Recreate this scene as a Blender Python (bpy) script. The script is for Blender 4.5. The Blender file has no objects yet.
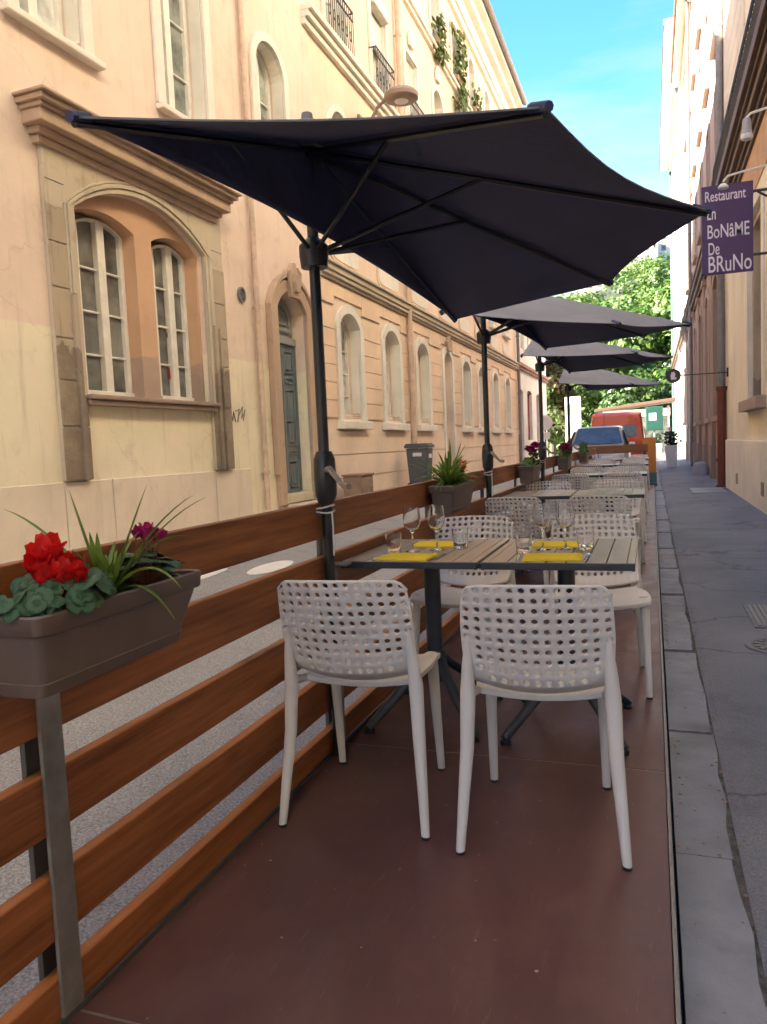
import bpy, bmesh, math, random
from math import sin, cos, pi, radians, sqrt, atan2
from mathutils import Vector, Matrix
from mathutils.geometry import tessellate_polygon

random.seed(11)
S = bpy.context.scene
COL = S.collection

# ------------------------------------------------------------------ camera
cam = bpy.data.objects.new('camera', bpy.data.cameras.new('camera'))
COL.objects.link(cam)
S.camera = cam
cam.data.sensor_fit = 'VERTICAL'
cam.data.sensor_height = 36.0
cam.data.lens = 27.0
cam.data.clip_start = 0.03
cam.data.clip_end = 2000
RX = Vector((0.943, 0.329, -0.044)).normalized()
FW = Vector((-0.331, 0.940, -0.082)).normalized()
RX = (RX - FW * RX.dot(FW)).normalized()
UP = RX.cross(FW)
m = Matrix((RX, UP, -FW)).transposed().to_4x4()
m.translation = (0, 0, 1.2)
cam.matrix_world = m

# ------------------------------------------------------------------ sky, sun, exposure
SUN_EL, SUN_AZ = radians(31), radians(-110)      # azimuth from +Y towards +X
sd = Vector((sin(SUN_AZ) * cos(SUN_EL), cos(SUN_AZ) * cos(SUN_EL), sin(SUN_EL)))
w = bpy.data.worlds.new('World')
S.world = w
w.use_nodes = True
nt = w.node_tree
sky = nt.nodes.new('ShaderNodeTexSky')
sky.sky_type = 'NISHITA'
sky.sun_disc = False
sky.sun_elevation = SUN_EL
sky.sun_rotation = SUN_AZ
sky.air_density = 1.0
sky.dust_density = 1.0
sky.ozone_density = 1.0
hs = nt.nodes.new('ShaderNodeHueSaturation')
hs.inputs['Saturation'].default_value = 1.4
nt.links.new(sky.outputs[0], hs.inputs['Color'])
# thin high cloud, thicker low down
tc = nt.nodes.new('ShaderNodeTexCoord')
mp = nt.nodes.new('ShaderNodeMapping'); mp.inputs['Scale'].default_value = (1.2, 1.2, 5.0); mp.inputs['Rotation'].default_value = (.25, .1, .4)
nt.links.new(tc.outputs['Generated'], mp.inputs[0])
cn = nt.nodes.new('ShaderNodeTexNoise'); cn.inputs['Scale'].default_value = 2.1; cn.inputs['Detail'].default_value = 8; cn.inputs['Roughness'].default_value = .55
nt.links.new(mp.outputs[0], cn.inputs['Vector'])
sx = nt.nodes.new('ShaderNodeSeparateXYZ'); nt.links.new(tc.outputs['Generated'], sx.inputs[0])
lo = nt.nodes.new('ShaderNodeMapRange'); lo.inputs[1].default_value = .18; lo.inputs[2].default_value = .44; lo.inputs[3].default_value = .42; lo.inputs[4].default_value = 0
nt.links.new(sx.outputs[2], lo.inputs[0])
ad = nt.nodes.new('ShaderNodeMath'); ad.operation = 'ADD'
nt.links.new(cn.outputs['Fac'], ad.inputs[0]); nt.links.new(lo.outputs[0], ad.inputs[1])
cr = nt.nodes.new('ShaderNodeMapRange'); cr.inputs[1].default_value = .56; cr.inputs[2].default_value = 1.0; cr.inputs[4].default_value = .9
nt.links.new(ad.outputs[0], cr.inputs[0])
cm = nt.nodes.new('ShaderNodeMix'); cm.data_type = 'RGBA'
nt.links.new(cr.outputs[0], cm.inputs[0]); nt.links.new(hs.outputs[0], cm.inputs[6]); cm.inputs[7].default_value = (1.75, 1.8, 1.85, 1)
nt.links.new(cm.outputs[2], nt.nodes['Background'].inputs[0])
nt.nodes['Background'].inputs[1].default_value = 0.07
sl = bpy.data.lights.new('sun', 'SUN')
sl.energy = 5.0
sl.angle = radians(0.5)
sl.color = (1.0, 0.92, 0.81)
so = bpy.data.objects.new('sun', sl)
COL.objects.link(so)
so.rotation_euler = sd.to_track_quat('Z', 'Y').to_euler()
S.view_settings.view_transform = 'Standard'
S.view_settings.look = 'None'
S.view_settings.exposure = 3.15
S.view_settings.gamma = 1.0
S.cycles.max_bounces = 10
S.cycles.transparent_max_bounces = 12

# ------------------------------------------------------------------ materials
def nodes_of(name):
    mt = bpy.data.materials.new(name)
    mt.use_nodes = True
    t = mt.node_tree
    return mt, t, t.nodes['Principled BSDF']

def noise(t, vec, scale, detail=6, rough=.6):
    n = t.nodes.new('ShaderNodeTexNoise')
    n.inputs['Scale'].default_value = scale
    n.inputs['Detail'].default_value = detail
    n.inputs['Roughness'].default_value = rough
    if vec: t.links.new(vec, n.inputs['Vector'])
    return n.outputs['Fac']

def ramp(t, fac, p0, p1, c0=(0, 0, 0, 1), c1=(1, 1, 1, 1)):
    r = t.nodes.new('ShaderNodeValToRGB')
    r.color_ramp.elements[0].position = p0
    r.color_ramp.elements[1].position = p1
    r.color_ramp.elements[0].color = c0
    r.color_ramp.elements[1].color = c1
    t.links.new(fac, r.inputs[0])
    return r.outputs[0]

def mix(t, fac, a, b, mode='MIX'):
    n = t.nodes.new('ShaderNodeMix')
    n.data_type = 'RGBA'
    n.blend_type = mode
    for sock, v in ((n.inputs[0], fac), (n.inputs[6], a), (n.inputs[7], b)):
        if hasattr(v, 'is_output'):
            t.links.new(v, sock)
        elif isinstance(v, (int, float)):
            sock.default_value = v
        else:
            sock.default_value = (*v, 1) if len(v) == 3 else v
    return n.outputs[2]

def objvec(t, scale=(1, 1, 1), kind='Object'):
    c = t.nodes.new('ShaderNodeTexCoord')
    mp = t.nodes.new('ShaderNodeMapping')
    mp.inputs['Scale'].default_value = scale
    t.links.new(c.outputs[kind], mp.inputs[0])
    return mp.outputs[0]

def bumped(t, p, h, strength, dist=.01):
    b = t.nodes.new('ShaderNodeBump')
    b.inputs['Strength'].default_value = strength
    b.inputs['Distance'].default_value = dist
    t.links.new(h, b.inputs['Height'])
    t.links.new(b.outputs[0], p.inputs['Normal'])

def sc(c, k): return tuple(min(1, x * k) for x in c)

def mk(name, col, rough=.6, var=.15, scale=4, stretch=(1, 1, 1), bump=0, bscale=80, metal=0, stain=None, stain_amt=.5,
       stain_scale=1.3, stain_pos=(.5, .75), spec=.5, rvar=0, coat=0):
    mt, t, p = nodes_of(name)
    v = objvec(t, stretch)
    n = noise(t, v, scale)
    c = mix(t, ramp(t, n, .3, .7), sc(col, 1 - var), sc(col, 1 + var))
    if stain:
        v2 = objvec(t, (1, 1, 1))
        n2 = noise(t, v2, stain_scale, 8, .65)
        f = ramp(t, n2, stain_pos[0], stain_pos[1], (0, 0, 0, 1), (stain_amt,) * 3 + (1,))
        c = mix(t, f, c, stain)
    t.links.new(c, p.inputs['Base Color'])
    p.inputs['Roughness'].default_value = rough
    if rvar:
        r = ramp(t, n, .3, .7, (max(0, rough - rvar),) * 3 + (1,), (min(1, rough + rvar),) * 3 + (1,))
        t.links.new(r, p.inputs['Roughness'])
    p.inputs['Metallic'].default_value = metal
    p.inputs['Specular IOR Level'].default_value = spec
    p.inputs['Coat Weight'].default_value = coat
    if bump:
        bumped(t, p, noise(t, objvec(t, stretch), bscale, 4), bump)
    return mt

def plaster(name, top, low=None, zsplit=0, low_noise=.05, dirt=(.3, .24, .16), dirt_amt=.35):
    mt, t, p = nodes_of(name)
    v = objvec(t)
    big = noise(t, v, .7, 8, .62)
    med = noise(t, v, 3.5, 8, .6)
    streak = noise(t, objvec(t, (1, 5, .5)), 1.6, 6, .6)
    c = mix(t, ramp(t, big, .3, .7), sc(top, .88), sc(top, 1.1))
    if low:
        lo = mix(t, ramp(t, big, .3, .7), sc(low, .88), sc(low, 1.1))
        sp = t.nodes.new('ShaderNodeSeparateXYZ')
        t.links.new(v, sp.inputs[0])
        ad = t.nodes.new('ShaderNodeMath'); ad.operation = 'MULTIPLY_ADD'
        t.links.new(med, ad.inputs[0]); ad.inputs[1].default_value = low_noise
        t.links.new(sp.outputs[2], ad.inputs[2])
        mr = t.nodes.new('ShaderNodeMapRange')
        mr.inputs[1].default_value = zsplit - .012 + low_noise * .5
        mr.inputs[2].default_value = zsplit + .012 + low_noise * .5
        t.links.new(ad.outputs[0], mr.inputs[0])
        c = mix(t, mr.outputs[0], lo, c)
    c = mix(t, ramp(t, streak, .55, .8, (0, 0, 0, 1), (dirt_amt,) * 3 + (1,)), c, sc(dirt, 1.4))
    c = mix(t, ramp(t, med, .58, .8, (0, 0, 0, 1), (dirt_amt * .8,) * 3 + (1,)), c, dirt)
    pt = noise(t, objvec(t, (1, 1, 1.3)), 1.15, 9, .72)
    c = mix(t, ramp(t, pt, .50, .62, (0, 0, 0, 1), (.30,) * 3 + (1,)), c, sc(top, 1.18))
    vo = t.nodes.new('ShaderNodeTexVoronoi'); vo.feature = 'DISTANCE_TO_EDGE'; vo.inputs['Scale'].default_value = .35
    wv = t.nodes.new('ShaderNodeVectorMath'); wv.operation = 'MULTIPLY_ADD'
    cn = t.nodes.new('ShaderNodeTexNoise'); cn.inputs['Scale'].default_value = 1.7; cn.inputs['Detail'].default_value = 7
    t.links.new(v, cn.inputs['Vector']); t.links.new(cn.outputs['Color'], wv.inputs[0]); wv.inputs[1].default_value = (1.1, 1.1, 1.1); t.links.new(v, wv.inputs[2])
    t.links.new(wv.outputs[0], vo.inputs['Vector'])
    c = mix(t, ramp(t, vo.outputs['Distance'], .0008, .0035, (dirt_amt * .45,) * 3 + (1,), (0, 0, 0, 1)), c, sc(dirt, .9))
    t.links.new(c, p.inputs['Base Color'])
    p.inputs['Roughness'].default_value = .85
    p.inputs['Specular IOR Level'].default_value = .25
    bumped(t, p, noise(t, v, 45, 6, .7), .35, .006)
    return mt

def wood(name, col, dark, along='y'):
    mt, t, p = nodes_of(name)
    st = {'y': (14, .7, 14), 'x': (.7, 14, 14), 'z': (14, 14, .7)}[along]
    v = objvec(t, st)
    g = noise(t, v, 2.2, 8, .7)
    big = noise(t, objvec(t, (3, .9, 3)), 1.1, 4)
    c = mix(t, ramp(t, g, .3, .72), dark, col)
    c = mix(t, ramp(t, big, .35, .75, (0, 0, 0, 1), (.45,) * 3 + (1,)), c, sc(dark, .8))
    kn = t.nodes.new('ShaderNodeTexVoronoi'); kn.inputs['Scale'].default_value = 1.6
    t.links.new(objvec(t, (3, .9, 3)), kn.inputs['Vector'])
    c = mix(t, ramp(t, kn.outputs['Distance'], .03, .12, (.8,) * 3 + (1,), (0, 0, 0, 1)), c, sc(dark, .45))
    t.links.new(c, p.inputs['Base Color'])
    p.inputs['Roughness'].default_value = .55
    bumped(t, p, g, .25, .004)
    return mt

def glass_pane(name, col, spec=.6, rough=.04):
    mt, t, p = nodes_of(name)
    n = noise(t, objvec(t), 1.7, 5)
    t.links.new(mix(t, ramp(t, n, .35, .66), sc(col, .35), sc(col, 2.0)), p.inputs['Base Color'])  # blotches put into the colour for varied reflections and interior
    p.inputs['Roughness'].default_value = rough
    p.inputs['Specular IOR Level'].default_value = spec
    bumped(t, p, noise(t, objvec(t), 2.5, 2), .05, .02)
    return mt

def clear_glass(name, col=(1, 1, 1)):
    mt, t, p = nodes_of(name)
    p.inputs['Base Color'].default_value = (*col, 1)
    p.inputs['Transmission Weight'].default_value = 1
    p.inputs['Roughness'].default_value = .01
    p.inputs['IOR'].default_value = 1.42
    return mt

def leafm(name, c0, c1, scale=2.0, rough=.5, trans=.3):
    mt, t, p = nodes_of(name)
    oi = t.nodes.new('ShaderNodeTexCoord')
    n = noise(t, objvec(t), scale, 5)
    c = mix(t, ramp(t, n, .3, .7), c0, c1)
    t.links.new(c, p.inputs['Base Color'])
    p.inputs['Roughness'].default_value = rough
    tr = t.nodes.new('ShaderNodeBsdfTranslucent')
    t.links.new(c, tr.inputs[0])
    ms = t.nodes.new('ShaderNodeMixShader')
    ms.inputs[0].default_value = trans
    t.links.new(p.outputs[0], ms.inputs[1]); t.links.new(tr.outputs[0], ms.inputs[2])
    t.links.new(ms.outputs[0], t.nodes['Material Output'].inputs[0])
    return mt

def marbled_leaf(name, dark, pale):
    mt, t, p = nodes_of(name)
    at = t.nodes.new('ShaderNodeAttribute'); at.attribute_name = 'tone'
    n = noise(t, objvec(t), 110, 5)
    ad = t.nodes.new('ShaderNodeMath'); ad.operation = 'MULTIPLY_ADD'
    t.links.new(n, ad.inputs[0]); ad.inputs[1].default_value = 1.1; t.links.new(at.outputs['Fac'], ad.inputs[2])
    t.links.new(mix(t, ramp(t, ad.outputs[0], .55, 1.25), dark, pale), p.inputs['Base Color'])
    p.inputs['Roughness'].default_value = .6
    p.inputs['Specular IOR Level'].default_value = .25
    bumped(t, p, n, .3, .003)
    return mt

def asphalt(name, col, patch, speck=.35, scale=160, crack=True):
    mt, t, p = nodes_of(name)
    v = objvec(t)
    big = noise(t, v, .55, 8, .6)
    med = noise(t, v, 3.0, 8, .7)
    fine = noise(t, v, scale, 3, .6)
    c = mix(t, ramp(t, big, .35, .65), col, patch)
    c = mix(t, ramp(t, med, .52, .75, (0, 0, 0, 1), (.55,) * 3 + (1,)), c, sc(col, .55))
    c = mix(t, ramp(t, fine, .35, .7, (1 - speck,) * 3 + (1,), (1 + 0,) * 3 + (1,)), c, c)
    f = ramp(t, fine, .3, .7, (1 - speck,) * 3 + (1,), (1, 1, 1, 1))
    c = mix(t, 1.0, c, f, 'MULTIPLY')
    if crack:
        vo = t.nodes.new('ShaderNodeTexVoronoi'); vo.feature = 'DISTANCE_TO_EDGE'
        vo.inputs['Scale'].default_value = .55
        wv = t.nodes.new('ShaderNodeVectorMath'); wv.operation = 'MULTIPLY_ADD'
        cn = t.nodes.new('ShaderNodeTexNoise'); cn.inputs['Scale'].default_value = 2.5; cn.inputs['Detail'].default_value = 6
        t.links.new(v, cn.inputs['Vector'])
        t.links.new(cn.outputs['Color'], wv.inputs[0]); wv.inputs[1].default_value = (.7, .7, .7); t.links.new(v, wv.inputs[2])
        t.links.new(wv.outputs[0], vo.inputs['Vector'])
        c = mix(t, ramp(t, vo.outputs['Distance'], .003, .012, (.65,) * 3 + (1,), (0, 0, 0, 1)), c, sc(col, .3))
    t.links.new(c, p.inputs['Base Color'])
    p.inputs['Roughness'].default_value = .72
    p.inputs['Specular IOR Level'].default_value = .4
    bumped(t, p, fine, .5, .004)
    return mt

M = {}
M['peach'] = plaster('peach_plaster', (.82, .645, .51), (.86, .765, .55), 2.42, .02, dirt_amt=.45)
M['peach2'] = plaster('peach_render', (.84, .66, .50), dirt_amt=.2)
M['orange_rust'] = plaster('orange_render', (.85, .63, .44), dirt_amt=.25)
M['orange_panel'] = plaster('terracotta_render', (.64, .40, .25), (.46, .33, .25), 2.3, .15, dirt_amt=.3)
M['cream'] = plaster('cream_render', (.84, .68, .46), dirt_amt=.18)
M['cream_trim'] = plaster('cream_trim', (.82, .76, .64), dirt_amt=.25)
M['plinth'] = plaster('plinth_render', (.78, .66, .52), dirt_amt=.35)
M['stone'] = plaster('old_stone', (.46, .37, .26), (.27, .21, .15), 2.2, .8, dirt=(.12, .09, .07), dirt_amt=.85)
M['stone_orange'] = plaster('ochre_stone', (.52, .37, .26), dirt=(.22, .15, .11), dirt_amt=.5)
M['stone_pale'] = plaster('pale_stone', (.58, .49, .36), dirt=(.24, .18, .12), dirt_amt=.7)
M['brown_stone'] = plaster('brown_stone', (.36, .26, .20), dirt=(.16, .11, .09), dirt_amt=.6)
M['pink'] = plaster('pink_render', (.42, .325, .265), dirt=(.35, .22, .15), dirt_amt=.5)
M['white_wall'] = plaster('white_render', (.80, .76, .70), dirt_amt=.2)
M['right_cream'] = plaster('warm_cream_render', (.88, .79, .59), dirt_amt=.12)
M['right_plinth'] = plaster('pale_plinth', (.84, .78, .68), dirt_amt=.15)
M['groove_cream'] = plaster('pale_cream_render', (.78, .70, .55), dirt_amt=.2)
M['window_paint'] = mk('window_paint', (.82, .78, .68), .5, .1, 8, bump=.1)
M['white_paint'] = mk('white_paint', (.8, .78, .72), .5, .06, 8)
M['shutter'] = mk('shutter_paint', (.72, .68, .58), .6, .1, 6)
M['pane'] = glass_pane('window_glass', (.15, .15, .135))
M['pane_pale'] = glass_pane('curtained_glass', (.50, .53, .46))
M['pane_mid'] = glass_pane('netted_glass', (.26, .28, .24))
M['door_blue'] = mk('weathered_blue_paint', (.16, .19, .20), .6, .3, 5, (1, 6, .6), bump=.2, stain=(.28, .24, .18), stain_amt=.5)
M['door_pale'] = mk('pale_door_paint', (.30, .30, .28), .6, .15, 5)
M['door_green'] = mk('dark_green_paint', (.05, .09, .08), .5)
M['door_red'] = mk('red_door_paint', (.28, .05, .03), .5)
M['iron'] = mk('black_iron', (.03, .03, .032), .5, .2, 20)
M['pipe_peach'] = mk('painted_pipe', (.64, .46, .33), .6, .2, 6)
M['pipe_grey'] = mk('zinc_pipe', (.20, .19, .19), .5, .2, 6)
M['pipe_red'] = mk('rust_red_cast_iron', (.15, .035, .018), .5, .25, 6, bump=.2)
M['roof'] = mk('grey_roofing', (.10, .10, .11), .6, .2, 3)
M['tile'] = mk('clay_roof_tile', (.36, .16, .09), .8, .25, 6)
M['cornice_brown'] = mk('brown_timber_cornice', (.10, .055, .032), .6, .3, 6, (6, .5, 6), bump=.2)
M['cornice_orange'] = mk('ochre_band', (.56, .34, .18), .7, .15, 3)
M['rail_wood'] = wood('stained_board', (.50, .185, .058), (.155, .045, .013), 'y')
M['rail_wood_x'] = wood('stained_end_board', (.30, .12, .05), (.17, .065, .03), 'x')
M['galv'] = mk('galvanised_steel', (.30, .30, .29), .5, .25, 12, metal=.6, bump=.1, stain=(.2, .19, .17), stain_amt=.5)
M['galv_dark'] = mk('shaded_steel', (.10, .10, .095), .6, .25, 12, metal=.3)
def deck_mat():
    mt, t, p = nodes_of('brown_deck_panel')
    v = objvec(t)
    big = noise(t, v, 1.1, 8, .65)
    c = mix(t, ramp(t, big, .3, .7), (.070, .031, .032), (.160, .066, .060))
    sm = noise(t, objvec(t, (1, .45, 1)), 5.5, 9, .75)
    c = mix(t, ramp(t, sm, .48, .68, (0, 0, 0, 1), (.60,) * 3 + (1,)), c, (.165, .095, .085))
    sk = noise(t, objvec(t, (9, 1.1, 1)), 6, 6, .7)
    c = mix(t, ramp(t, sk, .60, .70, (0, 0, 0, 1), (.40,) * 3 + (1,)), c, (.22, .15, .13))
    vo = t.nodes.new('ShaderNodeTexVoronoi'); vo.inputs['Scale'].default_value = 13
    t.links.new(v, vo.inputs['Vector'])
    c = mix(t, ramp(t, vo.outputs['Distance'], .025, .05, (.8,) * 3 + (1,), (0, 0, 0, 1)), c, (.30, .22, .17))
    t.links.new(c, p.inputs['Base Color'])
    t.links.new(ramp(t, sm, .35, .7, (.33,) * 3 + (1,), (.62,) * 3 + (1,)), p.inputs['Roughness'])
    bumped(t, p, noise(t, v, 240, 4), .25, .002)
    return mt
M['deck'] = deck_mat()
M['alu'] = mk('aluminium_trim', (.26, .24, .21), .5, .15, 20, metal=.5)
M['pole'] = mk('anthracite_pole', (.016, .017, .02), .35, .15, 20)
M['canvas_dark'] = mk('dark_canvas', (.056, .060, .120), .75, .2, 2.5, bump=.5, bscale=9, spec=.3)  # canopy underside and tip pockets, darker and bluer than the top cloth
M['canvas'] = mk('charcoal_canvas', (.25, .25, .265), .8, .12, 2.5, bump=.25, bscale=500, spec=.3)
M['tie'] = mk('white_cord', (.7, .68, .6), .7)
M['crank'] = mk('crank_handle_grey', (.30, .24, .19), .4, metal=.3)
M['chair'] = mk('warm_white_plastic', (.69, .675, .66), .42, .05, 6, bump=.06, bscale=300)
M['chair_taupe'] = mk('taupe_plastic', (.34, .30, .27), .48, .05, 6)
M['tabletop'] = mk('grey_brown_slats', (.40, .335, .26), .33, .15, 10, (3, .5, 3), bump=.1, bscale=60)
M['table_metal'] = mk('anthracite_steel', (.036, .044, .056), .38, .15, 12)
M['napkin'] = mk('yellow_paper', (.95, .74, .03), .85, .04, 20, bump=.15, bscale=90)
M['glass'] = clear_glass('clear_glass')
M['wine'] = clear_glass('pale_wine', (.95, .85, .35))
M['steel'] = mk('polished_steel', (.6, .6, .6), .2, .05, metal=1)
M['planter'] = mk('taupe_plastic_planter', (.135, .102, .088), .5, .1, 8, bump=.08, bscale=300)
M['soil'] = mk('potting_soil', (.018, .012, .009), .95, .4, 60, bump=1, bscale=90)
M['cyc_leaf'] = marbled_leaf('cyclamen_leaf', (.008, .042, .012), (.058, .115, .062))
M['grass_leaf'] = leafm('spider_plant_leaf', (.07, .15, .02), (.26, .38, .06), 9, .45, .3)
M['red_petal'] = leafm('red_petal', (.55, .006, .008), (.78, .014, .012), 25, .55, .3)
M['magenta_petal'] = leafm('magenta_petal', (.32, .01, .10), (.45, .015, .16), 25, .55, .3)
M['orange_petal'] = leafm('orange_petal', (.60, .06, .01), (.75, .12, .02), 25, .55, .3)
M['stem'] = leafm('red_stem', (.20, .05, .04), (.25, .09, .05), 10, .5, .1)
M['herb'] = leafm('bushy_leaf', (.05, .10, .02), (.15, .26, .05), 20, .5, .3)
M['asphalt'] = asphalt('pavement_asphalt', (.175, .180, .205), (.27, .27, .285), .45, 150)
M['road'] = asphalt('road_asphalt', (.38, .365, .34), (.46, .44, .405), .65, 105, False)
M['pave_left'] = asphalt('left_pavement', (.42, .36, .29), (.48, .42, .34), .15, 120, False)
M['kerb'] = mk('kerb_granite', (.25, .26, .285), .7, .18, 5, bump=.4, bscale=120, stain=(.12, .11, .10), stain_amt=.7, stain_scale=2.3)
M['joint_dirt'] = mk('joint_dirt', (.115, .105, .095), .95, .4, 25, bump=1, bscale=70)
M['road_white'] = mk('road_paint', (.72, .68, .6), .7, .1, 8)
M['ground'] = mk('ground_earth', (.016, .024, .009), .9, .3, .1)
M['grille'] = mk('cast_iron_grate', (.16, .16, .17), .5, .2, 10, metal=.5)
M['sign_purple'] = mk('purple_sign_face', (.060, .022, .105), .45, .12, 3)
M['sign_text'] = mk('sign_lettering', (.72, .66, .76), .5, .02)
M['lamp_grey'] = mk('lamp_body', (.30, .22, .17), .5)
M['lamp_white'] = mk('lamp_lens', (.75, .73, .7), .3)
M['lamp_silver'] = mk('spotlight_body', (.35, .35, .37), .4, metal=.3)
M['bin'] = mk('grey_bin_plastic', (.085, .09, .10), .5, .1, 6)
M['paper'] = mk('white_label', (.7, .7, .7), .6)
M['box_brown'] = mk('weathered_box', (.30, .20, .13), .7, .2, 6)
M['car_red'] = mk('red_car_paint', (.74, .085, .02), .25, .03, coat=.6)
M['car_silver'] = mk('silver_car_paint', (.42, .42, .42), .3, .03, coat=.5)
M['car_glass'] = glass_pane('car_glass', (.02, .03, .05), .9, .02)
M['rubber'] = mk('black_rubber', (.018, .018, .018), .8)
M['rim'] = mk('wheel_rim', (.4, .4, .42), .35, metal=.7)
M['light_lens'] = mk('headlight_lens', (.6, .6, .62), .15)
M['orange_board'] = mk('orange_board', (.60, .22, .04), .6, .1, 4)
M['teal'] = mk('teal_base', (.08, .15, .16), .6)
M['green_sign'] = mk('green_sign', (.012, .07, .05), .5)
M['bark'] = mk('tree_bark', (.10, .075, .05), .9, .3, 8, (4, 4, .6), bump=.6, bscale=20)
M['leaf_bright'] = leafm('bright_leaf', (.088, .15, .022), (.145, .225, .042), .35, .5, .35)
M['leaf_mid'] = leafm('mid_leaf', (.040, .092, .016), (.080, .145, .028), .35, .5, .4)
M['leaf_dark'] = leafm('dark_leaf', (.012, .034, .010), (.024, .055, .014), .35, .5, .2)
M['leaf_brown'] = leafm('autumn_leaf', (.11, .07, .025), (.17, .12, .045), .35, .6, .3)
M['leaf_olive'] = leafm('olive_leaf', (.065, .08, .025), (.12, .13, .045), .35, .6, .3)
M['window_plant'] = leafm('trailing_leaf', (.07, .13, .02), (.16, .24, .05), 6, .5, .3)
M['graffiti'] = mk('faded_graffiti', (.22, .18, .14), .9)
M['cloth'] = mk('dark_cloth', (.03, .03, .04), .9)

# ------------------------------------------------------------------ mesh helpers
class MB:
    def __init__(s): s.v = []; s.f = []; s.mi = []; s.cm = 0
    def add(s, vs, fs):
        o = len(s.v)
        s.v += [tuple(p) for p in vs]
        for f in fs:
            s.f.append(tuple(i + o for i in f)); s.mi.append(s.cm)
        return s
    def box(s, x0, x1, y0, y1, z0, z1):
        x0, x1 = min(x0, x1), max(x0, x1); y0, y1 = min(y0, y1), max(y0, y1); z0, z1 = min(z0, z1), max(z0, z1)
        return s.add([(x0, y0, z0), (x1, y0, z0), (x1, y1, z0), (x0, y1, z0), (x0, y0, z1), (x1, y0, z1), (x1, y1, z1), (x0, y1, z1)],
                     [(0, 3, 2, 1), (4, 5, 6, 7), (0, 1, 5, 4), (1, 2, 6, 5), (2, 3, 7, 6), (3, 0, 4, 7)])
    def path(s, pts, rad, n=10, caps=True, squash=1.0):
        pts = [Vector(p) for p in pts]
        if not isinstance(rad, (list, tuple)): rad = [rad] * len(pts)
        vs, fs = [], []
        ref = None
        for i, p in enumerate(pts):
            d = (pts[min(i + 1, len(pts) - 1)] - pts[max(i - 1, 0)])
            d = d.normalized() if d.length > 1e-9 else Vector((0, 0, 1))
            if ref is None:
                ref = Vector((1, 0, 0)) if abs(d.x) < .8 else Vector((0, 1, 0))
            a = (ref - d * ref.dot(d)).normalized(); b = d.cross(a); ref = a
            for k in range(n):
                t = 2 * pi * k / n
                vs.append(p + a * cos(t) * rad[i] + b * sin(t) * rad[i] * squash)
        for i in range(len(pts) - 1):
            for k in range(n):
                k2 = (k + 1) % n
                fs.append((i * n + k, i * n + k2, (i + 1) * n + k2, (i + 1) * n + k))
        if caps:
            fs.append(tuple(reversed(range(n)))); fs.append(tuple((len(pts) - 1) * n + k for k in range(n)))
        return s.add(vs, fs)
    def tube(s, p0, p1, r0, r1=None, n=10): return s.path([p0, p1], [r0, r1 if r1 is not None else r0], n)
    def lathe(s, prof, c=(0, 0, 0), n=20, axis='z'):
        vs, fs = [], []
        for r, z in prof:
            for k in range(n):
                t = 2 * pi * k / n
                if axis == 'z': vs.append((c[0] + r * cos(t), c[1] + r * sin(t), c[2] + z))
                elif axis == 'y': vs.append((c[0] + r * cos(t), c[1] + z, c[2] + r * sin(t)))
                else: vs.append((c[0] + z, c[1] + r * cos(t), c[2] + r * sin(t)))
        for i in range(len(prof) - 1):
            for k in range(n):
                k2 = (k + 1) % n
                fs.append((i * n + k, i * n + k2, (i + 1) * n + k2, (i + 1) * n + k))
        if prof[0][0] > 1e-6: fs.append(tuple(reversed(range(n))))
        if prof[-1][0] > 1e-6: fs.append(tuple((len(prof) - 1) * n + k for k in range(n)))
        return s.add(vs, fs)
    def prism(s, poly, fn, d0, d1):
        """poly: 2D outline; fn(a,b,d)->3D point; caps by tessellation"""
        n = len(poly)
        vs = [fn(a, b, d0) for a, b in poly] + [fn(a, b, d1) for a, b in poly]
        tri = tessellate_polygon([[Vector((a, b, 0)) for a, b in poly]])
        fs = [tuple(t) for t in tri] + [tuple(i + n for i in reversed(t)) for t in tri]
        for i in range(n):
            j = (i + 1) % n
            fs.append((i, j, j + n, i + n))
        return s.add(vs, fs)
    def build(s, name, mat, parent=None, smooth=False, bevel=0, angle=35, segs=2):
        me = bpy.data.meshes.new(name)
        me.from_pydata(s.v, [], s.f)
        bm = bmesh.new(); bm.from_mesh(me)
        bmesh.ops.remove_doubles(bm, verts=bm.verts, dist=1e-5)
        bmesh.ops.recalc_face_normals(bm, faces=bm.faces)
        bm.to_mesh(me); bm.free()
        mats = mat if isinstance(mat, (list, tuple)) else [mat]
        for q in mats: me.materials.append(M[q] if isinstance(q, str) else q)
        if len(mats) > 1 and len(me.polygons) == len(s.mi):
            me.polygons.foreach_set('material_index', s.mi)
        if smooth:
            me.polygons.foreach_set('use_smooth', [True] * len(me.polygons))
            try: me.set_sharp_from_angle(angle=radians(angle))
            except Exception: pass
        o = bpy.data.objects.new(name, me)
        COL.objects.link(o)
        if parent is not None: o.parent = parent
        if bevel:
            b = o.modifiers.new('bevel', 'BEVEL'); b.width = bevel; b.segments = segs; b.limit_method = 'ANGLE'; b.angle_limit = radians(40)
            b.harden_normals = False
        return o

def raw(name, vs, fs, mat, parent=None, smooth=False, mi=None):
    """mesh without any welding (leaf clouds)"""
    me = bpy.data.meshes.new(name)
    me.from_pydata(vs, [], fs)
    for q in (mat if isinstance(mat, (list, tuple)) else [mat]): me.materials.append(M[q])
    if mi: me.polygons.foreach_set('material_index', mi)
    if smooth: me.polygons.foreach_set('use_smooth', [True] * len(me.polygons))
    o = bpy.data.objects.new(name, me)
    COL.objects.link(o)
    if parent is not None: o.parent = parent
    return o

def tag(o, label, cat, group=None, kind=None):
    o['label'] = label; o['category'] = cat
    if group: o['group'] = group
    if kind: o['kind'] = kind
    return o

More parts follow.
